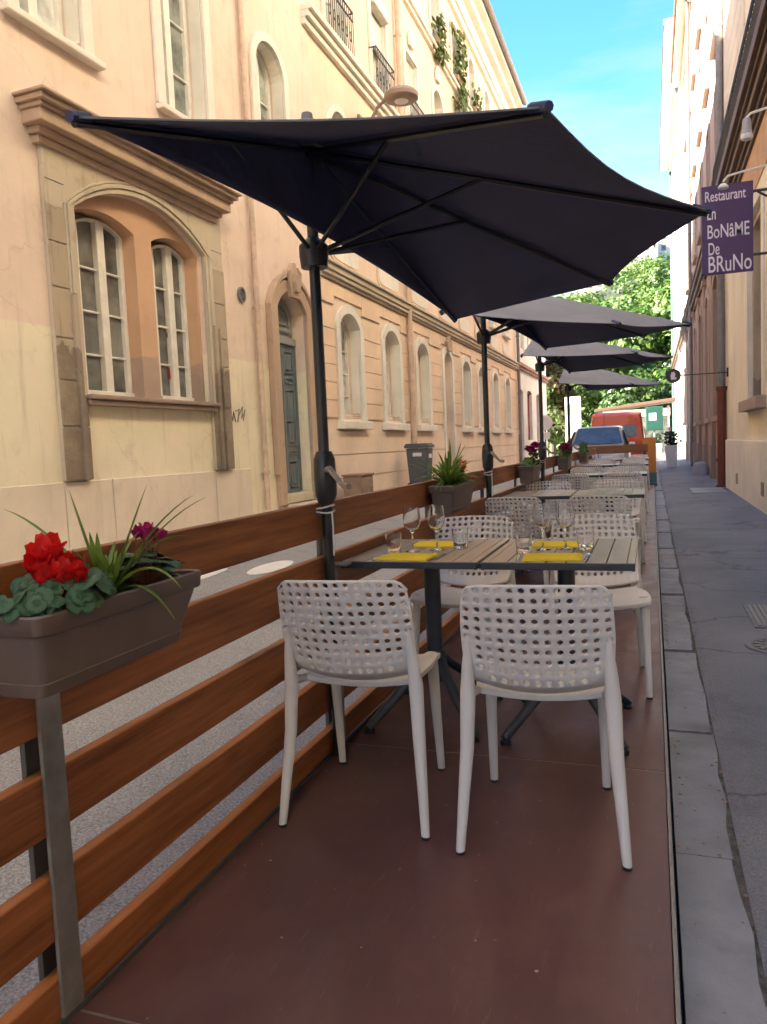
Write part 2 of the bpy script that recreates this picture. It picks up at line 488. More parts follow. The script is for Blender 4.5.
def thing(name, label, cat, loc=(0, 0, 0), rz=0, group=None):
    o = bpy.data.objects.new(name, None)
    o.empty_display_size = .1
    COL.objects.link(o)
    o.location = loc; o.rotation_euler = (0, 0, rz)
    return tag(o, label, cat, group)

def struct(o): o['kind'] = 'structure'; return o

def children(o): return [c for c in bpy.data.objects if c.parent is o]

def copy_tree(o, loc=None, rz=None, label=None, parent=None):
    c = o.copy(); COL.objects.link(c)
    if parent is not None: c.parent = parent
    if loc is not None: c.location = loc
    if rz is not None: c.rotation_euler = (0, 0, rz)
    if label: c['label'] = label
    for ch in children(o): copy_tree(ch, parent=c)
    return c

def arch(s0, s1, z0, zs, rise, n=12):
    """outline from bottom left, up, over a segmental arch, down to bottom right"""
    pts = [(s0, z0)]
    wd = s1 - s0
    if rise <= 1e-6:
        return [(s0, z0)] + [(s0 + wd * i / n, zs) for i in range(n + 1)] + [(s1, z0)]
    R = (wd * wd / 4 + rise * rise) / (2 * rise)
    cx, cz = (s0 + s1) / 2, zs + rise - R
    a0 = math.asin(min(1, wd / 2 / R))
    if rise > wd / 2: a0 = pi - a0
    for i in range(n + 1):
        a = -a0 + 2 * a0 * i / n
        pts.append((cx + R * sin(a), cz + R * cos(a)))
    pts.append((s1, z0))
    return pts

class Facade:
    """builds parts of a house front: o = out towards the street, s = along the street, z = up"""
    def __init__(f, t, base, sg): f.t = t; f.b = base; f.g = sg
    def P(f, o, s, z): return (f.g * o, s - f.b, z)
    def box(f, mb, o0, o1, s0, s1, z0, z1):
        return mb.box(f.g * o0, f.g * o1, s0 - f.b, s1 - f.b, z0, z1)
    def wall(f, s0, s1, z0, z1, holes, mat, o=0., depth=.25, name='wall', parent=None):
        outer = [(s0, z0), (s1, z0), (s1, z1), (s0, z1)]
        loops = [outer] + [h for h in holes]
        flat = [p for l in loops for p in l]
        tri = tessellate_polygon([[Vector((a, b, 0)) for a, b in l] for l in loops])
        mb = MB()
        mb.add([f.P(o, a, b) for a, b in flat], [tuple(t) for t in tri])
        for h in holes:
            n = len(h)
            mb.add([f.P(o, a, b) for a, b in h] + [f.P(o - depth, a, b) for a, b in h],
                   [(i, (i + 1) % n, (i + 1) % n + n, i + n) for i in range(n)])
        return mb.build(name, mat, parent or f.t)
    def band(f, mb, outer, inner, o0, o1, closed=False):
        n = len(outer)
        vs = []
        for o in (o0, o1):
            vs += [f.P(o, a, b) for a, b in outer] + [f.P(o, a, b) for a, b in inner]
        fs = []
        rng = range(n) if closed else range(n - 1)
        for i in rng:
            j = (i + 1) % n
            fs += [(2 * n + i, 2 * n + j, 3 * n + j, 3 * n + i), (i, j, n + j, n + i),
                   (i, j, 2 * n + j, 2 * n + i), (n + i, n + j, 3 * n + j, 3 * n + i)]
        if not closed:
            fs += [(0, n, 3 * n, 2 * n), (n - 1, 2 * n - 1, 4 * n - 1, 3 * n - 1)]
        return mb.add(vs, fs)
    def window(f, s0, s1, z0, zs, rise, o=-.25, rows=4, mat='window_paint', pane='pane', fw=.06, leafs=2, bar=.022, parent=None):
        outl = arch(s0, s1, z0, zs, rise)
        inn = arch(s0 + fw, s1 - fw, z0 + fw * 1.3, zs, max(rise - fw * .6, 0) if rise else 0)
        if not rise: inn = [(a, min(b, zs - fw)) for a, b in inn]
        mb = MB()
        f.band(mb, outl, inn, o, o + .06, True)
        top = zs + rise
        if leafs == 2:
            c = (s0 + s1) / 2
            f.box(mb, o + .003, o + .075, c - .055, c + .055, z0 + .02, top - .02 if rise else zs - .01)
        hz = zs - z0
        for k in range(1, rows):
            z = z0 + hz * k / rows + .02
            f.box(mb, o + .004, o + .045, s0 + .02, s1 - .02, z - bar / 2, z + bar / 2)
        f.box(mb, o + .002, o + .09, s0 + .005, s1 - .005, z0, z0 + .09)
        w_ = mb.build('window', mat, parent or f.t, bevel=.006)
        n = len(outl)
        g = MB()
        g.add([f.P(o + .012, a, b) for a, b in outl], [tuple(t) for t in tessellate_polygon([[Vector((a, b, 0)) for a, b in outl]])])
        g.build('pane', pane, w_)
        return w_
    def surround(f, s0, s1, z0, zs, rise, wd, o0, o1, mat='cream_trim', key=0, name='window_surround'):
        mb = MB()
        f.band(mb, arch(s0 - wd, s1 + wd, z0, zs, rise + wd * .9), arch(s0, s1, z0, zs, rise), o0, o1)
        if 'door' not in name:
            f.band(mb, arch(s0 + .001, s1 - .001, z0 + .10, zs, max(0, rise - .001)), arch(s0 + .012, s1 - .012, z0 + .10, zs - (0 if rise else .012), max(0, rise - .012)), -.16, o0 - .002)
        return mb.build(name, mat, f.t, bevel=.01)
    def sill(f, s0, s1, z0, z1, o1=.12, mat='cream_trim'):
        mb = MB(); f.box(mb, -.02, o1, s0, s1, z0, z1)
        return mb.build('sill', mat, f.t, bevel=.012)
    def moulding(f, s0, s1, steps, mat, name='cornice', ends=0.0):
        mb = MB()
        for i, (z0, z1, o) in enumerate(steps):
            f.box(mb, -.05, o, s0 - o * ends, s1 + o * ends, z0, z1 - .002)
        return mb.build(name, mat, f.t, bevel=.01)

def railing(f, s0, s1, z0, z1, o=.14, pitch=.09):
    mb = MB()
    for z in (z0, z1 - .02, z0 + (z1 - z0) * .78): f.box(mb, o - .012, o + .012, s0, s1, z, z + .02)
    k = int((s1 - s0) / pitch)
    for i in range(k + 1):
        s = s0 + (s1 - s0) * i / k
        mb.tube(f.P(o, s, z0), f.P(o, s, z1), .007, n=5)
        if i < k and i % 2 == 0:
            c = s + pitch / 2 * (s1 - s0) / (k * pitch)
            for q in range(5):
                a0, a1 = 2 * pi * q / 5, 2 * pi * (q + 1) / 5
                zc = z0 + (z1 - z0) * .4
                mb.tube(f.P(o, c + .035 * cos(a0), zc + .09 * sin(a0)), f.P(o, c + .035 * cos(a1), zc + .09 * sin(a1)), .006, n=4)
    for s in (s0, s1): f.box(mb, -.02, o, s - .01, s + .01, z1 - .03, z1 - .01)
    return mb.build('balcony_railing', 'iron', f.t)

def house_body(f, s0, s1, z0, z1, depth, mat, roofmat, eave=.5, ridge=3.0, back=.3):
    """side and back walls plus a pitched roof behind a front"""
    mb = MB()
    a, b = -back, -depth
    vs = [f.P(o, s, z) for s in (s0 + .004, s1 - .004) for o in (a, b) for z in (z0, z1)]
    mb.add(vs, [(0, 1, 3, 2), (4, 6, 7, 5), (2, 3, 7, 6)])
    for s in (s0, s1):
        pass
    mb.build('side_wall', mat, f.t)
    # gables
    g = MB()
    mid = -depth / 2
    for s in (s0 + .01, s1 - .26):
        vs = [f.P(a, s, z1 - .01), f.P(b, s, z1 - .01), f.P(mid, s, z1 + ridge - .12), f.P(a, s + .25, z1 - .01), f.P(b, s + .25, z1 - .01), f.P(mid, s + .25, z1 + ridge - .12)]
        g.add(vs, [(0, 1, 2), (3, 5, 4), (0, 2, 5, 3), (1, 4, 5, 2), (0, 3, 4, 1)])
    g.build('gable', mat, f.t)
    r = MB()
    th = .12
    for (o0, z0_, o1, z1_) in ((eave, z1 - eave * ridge / (depth / 2) + .35, mid, z1 + ridge + .3), (b - eave, z1 - eave * ridge / (depth / 2) + .35, mid, z1 + ridge + .3)):
        vs = [f.P(o0, s0 - .05, z0_), f.P(o0, s1 + .05, z0_), f.P(o1, s1 + .05, z1_), f.P(o1, s0 - .05, z1_)]
        vs += [(x, y, z - th) for x, y, z in vs]
        r.add(vs, [(0, 1, 2, 3), (7, 6, 5, 4), (0, 4, 5, 1), (1, 5, 6, 2), (2, 6, 7, 3), (3, 7, 4, 0)])
    r.build('roof', roofmat, f.t)

def pipe(f, s, z0, z1, o=.09, r=.05, mat='pipe_peach', name='drainpipe', step=2.2):
    mb = MB()
    mb.tube(f.P(o, s, z0), f.P(o, s, z1), r, n=12)
    z = z0 + .5
    while z < z1:
        mb.tube(f.P(o, s, z - .025), f.P(o, s, z + .025), r + .012, n=12)
        f.box(mb, -.02, o, s - .012, s + .012, z - .012, z + .012)
        z += step
    return mb.build(name, mat, f.t, smooth=True)

def panel_door(f, s0, s1, z0, z1, o, mat, leaves=2, zs=None):
    """double door leaf with raised panels"""
    mb = MB()
    f.box(mb, o, o + .04, s0, s1, z0, z1)
    n = leaves
    wd = (s1 - s0) / n
    for i in range(n):
        a, b = s0 + wd * i + .07, s0 + wd * (i + 1) - .07
        H = z1 - z0
        for (q0, q1) in ((.04, .22), (.26, .29), (.32, .70), (.74, .78), (.81, .96)):
            za, zb = z0 + H * q0, z0 + H * q1
            f.band(mb, [(a, za), (b, za), (b, zb), (a, zb)], [(a + .03, za + .02), (b - .03, za + .02), (b - .03, zb - .02), (a + .03, zb - .02)], o + .035, o + .062, True)
            if q1 - q0 > .1:
                f.box(mb, o + .03, o + .055, a + .055, b - .055, za + .05, zb - .05)
        f.box(mb, o + .03, o + .075, s0 + wd * (i + 1) - .03, s0 + wd * (i + 1) + (.03 if i < n - 1 else 0), z0 + .02, z1 - .02)
    d = mb.build('door', mat, f.t, bevel=.006)
    h = MB()
    hs = (s0 + s1) / 2 + .06
    h.path([f.P(o + .06, hs, z0 + 1.05), f.P(o + .12, hs, z0 + 1.05), f.P(o + .12, hs + .09, z0 + 1.05)], .012, 8)
    h.build('handle', 'iron', d, smooth=True)
    return d

# ================================================================== SETTING
def sheet(name, rows, mat):
    """rows: list of (x, z) cross section swept along y"""
    (sec, y0, y1, ny) = rows
    mb = MB()
    vs = []
    for j in range(ny + 1):
        y = y0 + (y1 - y0) * j / ny
        for x, z in sec: vs.append((x, y, z))
    n = len(sec)
    fs = [(j * n + i, j * n + i + 1, (j + 1) * n + i + 1, (j + 1) * n + i) for j in range(ny) for i in range(n - 1)]
    return struct(mb.add(vs, fs).build(name, mat))

g = MB()
R0 = 900
g.add([(-R0, -R0, -.45), (R0, -R0, -.45), (R0, R0, -.45), (-R0, R0, -.45)], [(0, 1, 2, 3)])
struct(g.build('ground', 'ground'))
sheet('road', ([(.06, -.24), (-1.3, -.13), (-2.6, .02), (-3.85, .16)], -16, 75, 30), 'road')
sheet('left_pavement', ([(-3.85, .15), (-3.85, .27), (-4.05, .285), (-5.6, .40)], -16, 40, 20), 'pave_left')
sheet('right_pavement', ([(.239, -.30), (.236, -.087), (.27, -.083), (1.0, -.075), (2.1, -.055)], -16, 66, 40), 'asphalt')
# kerb stones, uneven, with open joints
kb = MB()
y = -8.0
rk = random.Random(3)
while y < 66:
    L = rk.uniform(.9, 1.7)
    dz = rk.uniform(-.008, .006); dx = rk.uniform(-.008, .008)
    x0, x1 = .052, .222
    seg = 5
    prof = []
    for i in range(seg + 1):
        yy = y + .012 + (L - .024) * i / seg
        e = rk.uniform(-.014, .008)
        prof.append((yy, x1 + dx + e))
    for i in range(seg):
        (ya, xa), (yb, xb) = prof[i], prof[i + 1]
        z = -.078 + dz
        kb.add([(x0, ya, -.3), (xa, ya, -.3), (xb, yb, -.3), (x0, yb, -.3), (x0, ya, z), (xa, ya, z), (xb, yb, z), (x0, yb, z)],
               [(4, 5, 6, 7), (1, 2, 6, 5), (0, 4, 7, 3)] + ([(0, 1, 5, 4)] if i == 0 else []) + ([(3, 7, 6, 2)] if i == seg - 1 else []))
    y += L + (rk.uniform(.03, .09) if rk.random() < .35 else rk.uniform(-.012, .0))
struct(kb.build('kerb', 'kerb'))
# earth in the kerb joints
kj = MB(); kj.box(.055, .2375, -8, 66, -.3, -.091)
struct(kj.build('kerb_bed', 'joint_dirt'))
lv_, lf_ = [], []
rk = random.Random(12)
for k in range(420):
    yy = rk.uniform(.9, 9); xx = rk.choice([rk.uniform(.06, .09), rk.gauss(.228, .014), rk.uniform(.06, .26)])
    r_ = rk.uniform(.003, .009); zz = -.080 + rk.uniform(0, .003)
    o_ = len(lv_); a_ = rk.uniform(0, 6.28)
    for q in range(5):
        lv_.append((xx + r_ * cos(a_ + q * 1.257) * rk.uniform(.6, 1.3), yy + r_ * sin(a_ + q * 1.257) * rk.uniform(.6, 1.3), zz))
    lv_.append((xx, yy, zz + r_ * rk.uniform(.3, .8)))
    for q in range(5): lf_.append((o_ + q, o_ + (q + 1) % 5, o_ + 5))
gr_ = raw('grit', lv_, lf_, 'box_brown')
gr_['kind'] = 'stuff'; gr_['label'] = 'grit and dry crumbs lying in the kerb joints'; gr_['category'] = 'grit'
# painted marks on the road seen between the boards
rm = MB()
for cx, cy, rx, ry in ((-3.45, 6.5, .12, .42), (-3.75, 5.6, .07, .6)):
    rm.add([(cx + rx * cos(2 * pi * k / 20), cy + ry * sin(2 * pi * k / 20), .02 + (-2.6 - (cx + rx * cos(2 * pi * k / 20))) * .112 + .006) for k in range(20)], [tuple(range(20))])
struct(rm.build('road_marking', 'road_white'))

# ================================================================== LEFT: near townhouse
ANG = -math.atan(.03)
T1 = thing('townhouse', 'peach and yellow townhouse with a big twin window in a stone frame', 'house', (-5.0, 8.5, 0), ANG)
f = Facade(T1, 8.5, 1)
big = arch(6.0, 8.12, 1.80, 3.56, .34, 16)
up = [(5.55, 6.32), (7.58, 8.42)]
holes = [big]
holes += [arch(a, b, 5.06, 7.45, 0) for a, b in up]
holes += [arch(9.66, 10.45, 5.06, 6.5, .34)]
holes += [arch(9.85, 10.75, .46, 3.25, .26)]
holes += [arch(a, b, 8.1, 10.3, 0) for a, b in ((5.55, 6.32), (7.58, 8.42), (9.66, 10.45))]
holes += [arch(a, b, 11.3, 12.8, 0) for a, b in ((5.55, 6.32), (7.58, 8.42), (9.66, 10.45))]
for q in range(6):
    c = 2.6 - 2.6 * q
    holes += [arch(c, c + .95, 1.8, 3.4, .25), arch(c, c + .85, 5.06, 7.45, 0), arch(c, c + .85, 8.1, 10.3, 0)]
f.wall(-14, 11.38, -.3, 14.0, holes, 'peach', depth=.27)
for q in range(6):
    c = 2.6 - 2.6 * q
    f.window(c, c + .95, 1.8, 3.4, .25, o=-.25); f.window(c, c + .85, 5.06, 7.45, 0, o=-.25); f.window(c, c + .85, 8.1, 10.3, 0, o=-.25)
    f.surround(c, c + .95, 1.8, 3.4, .25, .14, .003, .04)
    f.surround(c, c + .85, 5.06, 7.45, 0, .12, .003, .04)
# stone frame: one inverted U with arched hole
poly = [(5.66, 1.03), (6.0, 1.03)] + big[1:-1] + [(8.12, 1.03), (8.5, 1.03), (8.5, 4.1), (5.66, 4.1)]
mb = MB()
mb.prism([(a, b) for a, b in poly], lambda a, b, d: f.P(d, a, b), .003, .05)
mb.build('stone_frame', 'stone_pale', T1, bevel=.01)
for (a, b, z0, z1) in ((5.67, 5.995, 3.12, 3.128), (6.62, 6.628, 3.98, 4.0), (7.5, 7.508, 3.98, 4.0), (5.67, 5.90, 3.72, 3.728), (8.27, 8.49, 3.66, 3.668), (8.27, 8.49, 3.30, 3.308)):
    mb = MB(); f.box(mb, .049, .0515, a, b, z0, z1)
    mb.build('stone_joint', 'joint_dirt', T1)
# blocks of the jambs
for (a, b) in ((5.655, 6.0), (8.12, 8.505)):
    mb = MB()
    z = 1.03
    hs = (.5, .42, .38, .45, .40, .33) if a < 7 else (.75, .5, .34, .42, .42)
    for h in hs:
        f.box(mb, .045, .062, a, b, z + .004, z + h - .006)
        z += h
    mb.build('jamb_stones', 'stone', T1, bevel=.008)
# arch mouldings
for k, (w0, w1, o) in enumerate(((0.0, .05, .065), (.055, .10, .080), (.105, .13, .070))):
    mb = MB()
    f.band(mb, arch(6.0 - w1, 8.12 + w1, 2.75 if k else 1.82, 3.56, .34 + w1), arch(6.0 - w0, 8.12 + w0, 2.75 if k else 1.82, 3.56, .34 + w0), .05, o)
    mb.build('arch_moulding', 'stone_pale', T1, bevel=.006)
for (a, b) in ((5.87, 5.93), (8.19, 8.25), (8.30, 8.33)):
    mb = MB(); f.box(mb, .05, .095, a, b, 1.03, 2.74); mb.build('jamb_moulding', 'stone', T1, bevel=.008)
# recessed panel holding the twin windows
wins = [(6.05, 6.99), (7.27, 8.08)]
h2 = [arch(a, b, 1.82, 3.55, .11) for a, b in wins]
flat = big
loops = [big] + h2
tri = tessellate_polygon([[Vector((a, b, 0)) for a, b in l] for l in loops])
pts = [p for l in loops for p in l]
mb = MB(); mb.add([f.P(-.06, a, b) for a, b in pts], [tuple(t) for t in tri])
for h in h2:
    n = len(h)
    mb.add([f.P(-.06, a, b) for a, b in h] + [f.P(-.299, a, b) for a, b in h], [(i, (i + 1) % n, (i + 1) % n + n, i + n) for i in range(n)])
mb.build('window_panel', 'orange_panel', T1)
for i, (a, b) in enumerate(wins): f.window(a + (.22 if i == 0 else .18), b - .003, 1.82, 3.535, .10, o=-.27, rows=4, pane='pane', fw=.055)
# things stuck behind the right window's panes
for (s, z, w_, h_, mt) in ((7.33, 2.5, .07, .5, 'napkin'), (7.72, 2.18, .08, .16, 'red_petal'), (7.74, 2.62, .10, .10, 'pipe_red')):
    mb = MB(); mb.add([f.P(-.246, s + w_ * .5 * cos(q * pi / 4), z + h_ * .5 * sin(q * pi / 4)) for q in range(8)] + [f.P(-.242, s + w_ * .5 * cos(q * pi / 4), z + h_ * .5 * sin(q * pi / 4)) for q in range(8)], [tuple(range(8, 16)), tuple(range(8))])
    mb.build('window_sticker', mt, T1)
mb = MB(); f.box(mb, -.1, .13, 5.98, 8.15, 1.79, 1.835); f.box(mb, -.1, .10, 5.99, 8.14, 1.735, 1.788)
mb.build('sill', 'brown_stone', T1, bevel=.012)
f.moulding(5.66, 8.35, [(4.0, 4.07, .08), (4.07, 4.13, .13), (4.13, 4.24, .22), (4.24, 4.28, .25), (4.28, 4.33, .30), (4.33, 4.36, .34)], 'stone_orange', 'hood_cornice', ends=.7)
# upper windows
for a, b in up:
    f.window(a, b, 5.06, 7.45, 0, o=-.25, rows=4, pane='pane_pale' if a < 6 else 'pane_mid')
    f.surround(a, b, 5.06, 7.45, 0, .14, .003, .045)
f.sill(5.36, 6.55, 4.99, 5.055, .10)
f.sill(7.44, 8.56, 4.99, 5.055, .10)
f.window(9.66, 10.45, 5.06, 6.5, .34, o=-.25, pane='pane_mid'); f.surround(9.66, 10.45, 5.06, 6.5, .34, .14, .003, .045); f.sill(9.5, 10.6, 4.99, 5.055, .10)
for a, b in ((5.55, 6.32), (7.58, 8.42), (9.66, 10.45)):
    f.window(a, b, 8.1, 10.3, 0, o=-.25, pane='pane_mid'); f.surround(a, b, 8.1, 10.3, 0, .14, .003, .045); f.sill(a - .2, b + .2, 8.0, 8.1, .13)
    f.window(a, b, 11.3, 12.8, 0, o=-.25, pane='pane_mid'); f.surround(a, b, 11.3, 12.8, 0, .12, .003, .045)
# plinth joint lines as slabs
mb = MB()
edges = [-14, -10, -7, -4.5, -2, .2, 2.4, 4.1, 5.66, 6.3, 8.12, 8.95]
for a, b in zip(edges[:-1], edges[1:]): f.box(mb, -.02, .022, a + .006, b - .006, -.2, 1.02)
mb.build('plinth', 'plinth', T1, bevel=.006)
mb = MB(); f.box(mb, -.02, .028, -14, 9.7, -.2, .40); mb.build('base_course', 'plinth', T1, bevel=.01)
# door
panel_door(f, 9.87, 10.73, .60, 2.80, -.22, 'door_blue')
mb = MB()
f.box(mb, -.23, -.14, 9.85, 10.75, 2.80, 2.90)
tro = arch(9.86, 10.74, 2.90, 3.25, .26)
mb.prism(tro, lambda a, b, d: f.P(d, a, b), -.235, -.19)
ov = arch(9.97, 10.63, 2.98, 3.2, .2); ovi = arch(10.02, 10.58, 3.03, 3.18, .17)
f.band(mb, ov, ovi, -.195, -.155, True)
ov2 = arch(10.08, 10.52, 3.08, 3.16, .13); ovi2 = arch(10.11, 10.49, 3.11, 3.15, .11)
f.band(mb, ov2, ovi2, -.195, -.165, True)
mb.build('transom', 'door_pale', T1, bevel=.008)
f.surround(9.85, 10.75, .46, 3.25, .26, .2, .003, .07, 'stone_orange', name='door_surround')
mb = MB(); f.band(mb, arch(9.60, 11.0, .9, 3.25, .52), arch(9.65, 10.95, .9, 3.25, .46), .003, .10); mb.build('door_moulding', 'stone_orange', T1, bevel=.01)
mb = MB(); mb.box(.02, .26, 9.85 - 8.5, 10.75 - 8.5, .30, .46); f.box(mb, -.24, .03, 9.852, 10.748, .47, .60); mb.build('doorstep', 'stone_pale', T1, bevel=.012)
mb = MB()
mb.prism([(10.18, 3.42), (10.42, 3.42), (10.45, 3.62), (10.40, 3.80), (10.34, 3.92), (10.26, 3.92), (10.20, 3.80), (10.15, 3.62)], lambda a, b, d: f.P(d, a, b), .06, .13)
mb.prism([(10.24, 3.50), (10.36, 3.50), (10.38, 3.64), (10.33, 3.76), (10.27, 3.76), (10.22, 3.64)], lambda a, b, d: f.P(d, a, b), .125, .18)
for q in (-1, 1):
    mb.path([f.P(.11, 10.3 + q * .10, 3.86), f.P(.13, 10.3 + q * .16, 3.78), f.P(.12, 10.3 + q * .15, 3.62), f.P(.11, 10.3 + q * .11, 3.5)], [.03, .035, .03, .02], 8)
mb.build('keystone', 'stone_orange', T1, bevel=.012)
# round vent
mb = MB()
pts_o = [(8.98 + .085 * cos(2 * pi * k / 20), 3.26 + .10 * sin(2 * pi * k / 20)) for k in range(20)]
pts_i = [(8.98 + .065 * cos(2 * pi * k / 20), 3.26 + .08 * sin(2 * pi * k / 20)) for k in range(20)]
f.band(mb, pts_o, pts_i, -.01, .03, True)
for k in range(6):
    z = 3.205 + k * .022; hw = .062 * sqrt(max(.05, 1 - ((z - 3.26) / .08) ** 2))
    f.box(mb, .004, .016, 8.98 - hw, 8.98 + hw, z, z + .012)
mb.add([f.P(.003, a, b) for a, b in pts_i], [tuple(range(20))])
mb.build('round_vent', 'pipe_grey', T1)
pipe(f, 9.28, .45, 14, .06, .036, 'pipe_peach')
# scribble on the wall
mb = MB()
gz, gs = 1.62, 8.55
for stroke in ([(0, .12), (.05, .02), (.08, .13), (.12, .0)], [(.13, .14), (.22, .17), (.17, .0)], [(.2, .08), (.3, .2), (.27, .05), (.36, .16), (.3, .02)]):
    mb.path([f.P(.006, gs + a, gz + b) for a, b in stroke], .008, 5)
mb.build('graffiti', 'graffiti', T1)
f.moulding(-14, 11.38, [(12.9, 13.1, .10), (13.1, 13.5, .16), (13.5, 13.75, .34), (13.75, 14.0, .52)], 'cream_trim', 'eaves_cornice')
house_body(f, -14, 11.38, -.3, 14.0, 10, 'peach2', 'roof', .62, 3.2, .32)

# ================================================================== LEFT: rusticated townhouse
T2 = thing('townhouse', 'long orange townhouse with grooved ground floor and arched windows', 'house', (-4.93, 20, 0))
f = Facade(T2, 20, 1)
gw = [(12.12, 13.05), (14.40, 15.33), (16.62, 17.52), (21.0, 21.95), (23.05, 23.95), (25.3, 26.2), (27.6, 28.5)]
dr = (18.95, 19.75)
holes = [arch(a, b, 1.75, 3.32, .22) for a, b in gw] + [arch(dr[0], dr[1], .5, 3.36, .22)]
cen = [12.58, 14.86, 17.07, 19.35, 21.48, 23.5, 25.75, 28.05]
holes += [arch(c - .45, c + .45, 5.15, 6.55, .32) for c in cen]
holes += [arch(c - .43, c + .43, 7.95, 9.75, .22 if i > 2 else 0) for i, c in enumerate(cen)]
holes += [arch(c - .40, c + .40, 11.05, 12.35, .22) for c in cen]
f.wall(11.38, 30.3, -.3, 14.0, holes, 'peach2', depth=.28)
for i, (a, b) in enumerate(gw):
    f.window(a, b, 1.75, 3.32, .22, o=-.26, rows=4, pane='pane_pale')
    f.surround(a, b, 1.70, 3.32, .22, .17, .004, .05, 'cream_trim')
    f.sill(a - .24, b + .24, 1.56, 1.70, .13)
    mb = MB()
    for k in range(2): f.box(mb, -.03, -.01, a + .02, b - .02, 1.76 + k * .06, 1.785 + k * .06)
    mb.build('window_rail', 'pipe_peach', T2)
panel_door(f, dr[0], dr[1], .56, 2.55, -.26, 'door_pale')
mb = MB(); f.box(mb, -.27, -.16, dr[0], dr[1], 2.55, 2.64); mb.build('transom_bar', 'stone_pale', T2, bevel=.01)
f.window(dr[0], dr[1], 2.64, 3.36, .22, o=-.26, rows=1, pane='pane_mid', leafs=1)
f.surround(dr[0], dr[1], .5, 3.36, .22, .17, .004, .06, 'cream_trim', name='door_surround')
mb = MB(); f.box(mb, -.3, .22, dr[0] - .1, dr[1] + .1, .2, .5); mb.build('doorstep', 'stone_pale', T2, bevel=.012)
mb = MB()
mb.prism([(dr[0] + .25, 3.6), (dr[1] - .25, 3.6), (dr[1] - .15, 3.82), ((dr[0] + dr[1]) / 2, 4.0), (dr[0] + .15, 3.82)], lambda a, b, d: f.P(d, a, b), .03, .12)
mb.build('keystone', 'stone_orange', T2, bevel=.012)
# rustication
mb = MB()
opens = sorted(gw + [dr])
xs = [11.40] + [v for a, b in opens for v in (a - .19, b + .19)] + [30.28]
z = 1.74
crs = []
while z < 3.9:
    crs.append((z, min(z + .29, 3.96))); z += .29
for i in range(0, len(xs), 2):
    for za, zb in crs:
        if za > 3.3: continue
        if zb > 3.5: zb = 3.595
        f.box(mb, .001, .022, xs[i], xs[i + 1], za + .006, zb - .006)
# voussoir zone over the windows
for a, b in opens:
    f.box(mb, .001, .028, a - .19, b + .19, 3.745, 3.96)
for i in range(0, len(xs), 2): f.box(mb, .001, .03, xs[i], xs[i + 1], 3.60, 3.96)
mb.build('rusticated_courses', 'orange_rust', T2, bevel=.006)
mb = MB()
for (za, zb) in ((.28, .72), (.735, 1.12), (1.135, 1.52)):
    f.box(mb, .001, .035, 11.40, dr[0] - .2, za, zb); f.box(mb, .001, .035, dr[1] + .2, 30.28, za, zb)
mb.build('plinth', 'peach2', T2, bevel=.006)
f.moulding(11.38, 30.3, [(3.98, 4.03, .07), (4.03, 4.10, .11), (4.10, 4.20, .14), (4.20, 4.25, .18)], 'stone_pale', 'belt_course')
for c in cen:
    for (w_, h_, o0, o1, mt, nm) in ((.66, .235, .004, .022, 'orange_rust', 'cartouche_frame'), (.60, .19, .022, .034, 'cream_trim', 'cartouche')):
        pl = []
        for k in range(32):
            t = 2 * pi * k / 32
            cx = .75
            e = .45
            pl.append((c + w_ * math.copysign(abs(cos(t)) ** e, cos(t)), 4.56 + h_ * math.copysign(abs(sin(t)) ** e, sin(t))))
        mb = MB(); mb.prism(pl, lambda a, b, d: f.P(d, a, b), o0, o1); mb.build(nm, mt, T2)
for i, c in enumerate(cen):
    f.window(c - .45, c + .45, 5.15, 6.55, .32, o=-.26, pane='pane_mid'); f.surround(c - .45, c + .45, 5.10, 6.55, .32, .13, .004, .045); f.sill(c - .62, c + .62, 4.98, 5.10, .12)
    rs = .22 if i > 2 else 0
    f.window(c - .43, c + .43, 7.95, 9.75, rs, o=-.26, pane='pane_mid'); f.surround(c - .43, c + .43, 7.95, 9.75, rs, .13, .004, .045)
    f.window(c - .40, c + .40, 11.05, 12.35, .22, o=-.26, pane='pane_mid'); f.surround(c - .40, c + .40, 11.02, 12.35, .22, .12, .004, .045)
    if i < 3: railing(f, c - .55, c + .55, 7.98, 8.75)
    if i in (1, 2):
        mb = MB()
        for k in range(20):
            zz = 9.72 - .035 * k if i == 1 else 9.72 - .085 * k
            if zz < 8.0: break
            f.box(mb, -.10, -.07, c - .42, c + .42, zz - (.035 if i == 1 else .07), zz)
        mb.build('roller_blind', 'shutter', T2)
        if i == 1:
            mb = MB(); f.box(mb, -.05, .12, c - .44, c + .44, 9.6, 9.85); mb.build('blind_box', 'shutter', T2, bevel=.02)
    mb = MB()
    mb.prism([(c - .14, 9.98 + rs), (c + .14, 9.98 + rs), (c + .18, 10.2 + rs), (c, 10.38 + rs), (c - .18, 10.2 + rs)], lambda a, b, d: f.P(d, a, b), .01, .08)
    mb.build('keystone', 'cream_trim', T2, bevel=.015)
f.moulding(11.2, 30.3, [(7.66, 7.76, .08), (7.76, 7.86, .14), (7.86, 7.95, .20)], 'cream_trim', 'belt_course')
f.moulding(11.38, 30.3, [(10.78, 10.86, .08), (10.86, 10.95, .14)], 'cream_trim', 'belt_course')
f.moulding(11.38, 30.3, [(12.9, 13.1, .10), (13.1, 13.5, .16), (13.5, 13.75, .34), (13.75, 14.0, .52)], 'cream_trim', 'eaves_cornice')
pipe(f, 15.93, .4, 14, .10, .06, 'pipe_peach')
pipe(f, 30.2, .4, 13, .10, .06, 'pipe_grey')
mb = MB(); mb.tube(f.P(.62, 11.38, 13.92), f.P(.62, 30.3, 13.92), .09, n=10); mb.build('gutter', 'pipe_grey', T2, smooth=True)
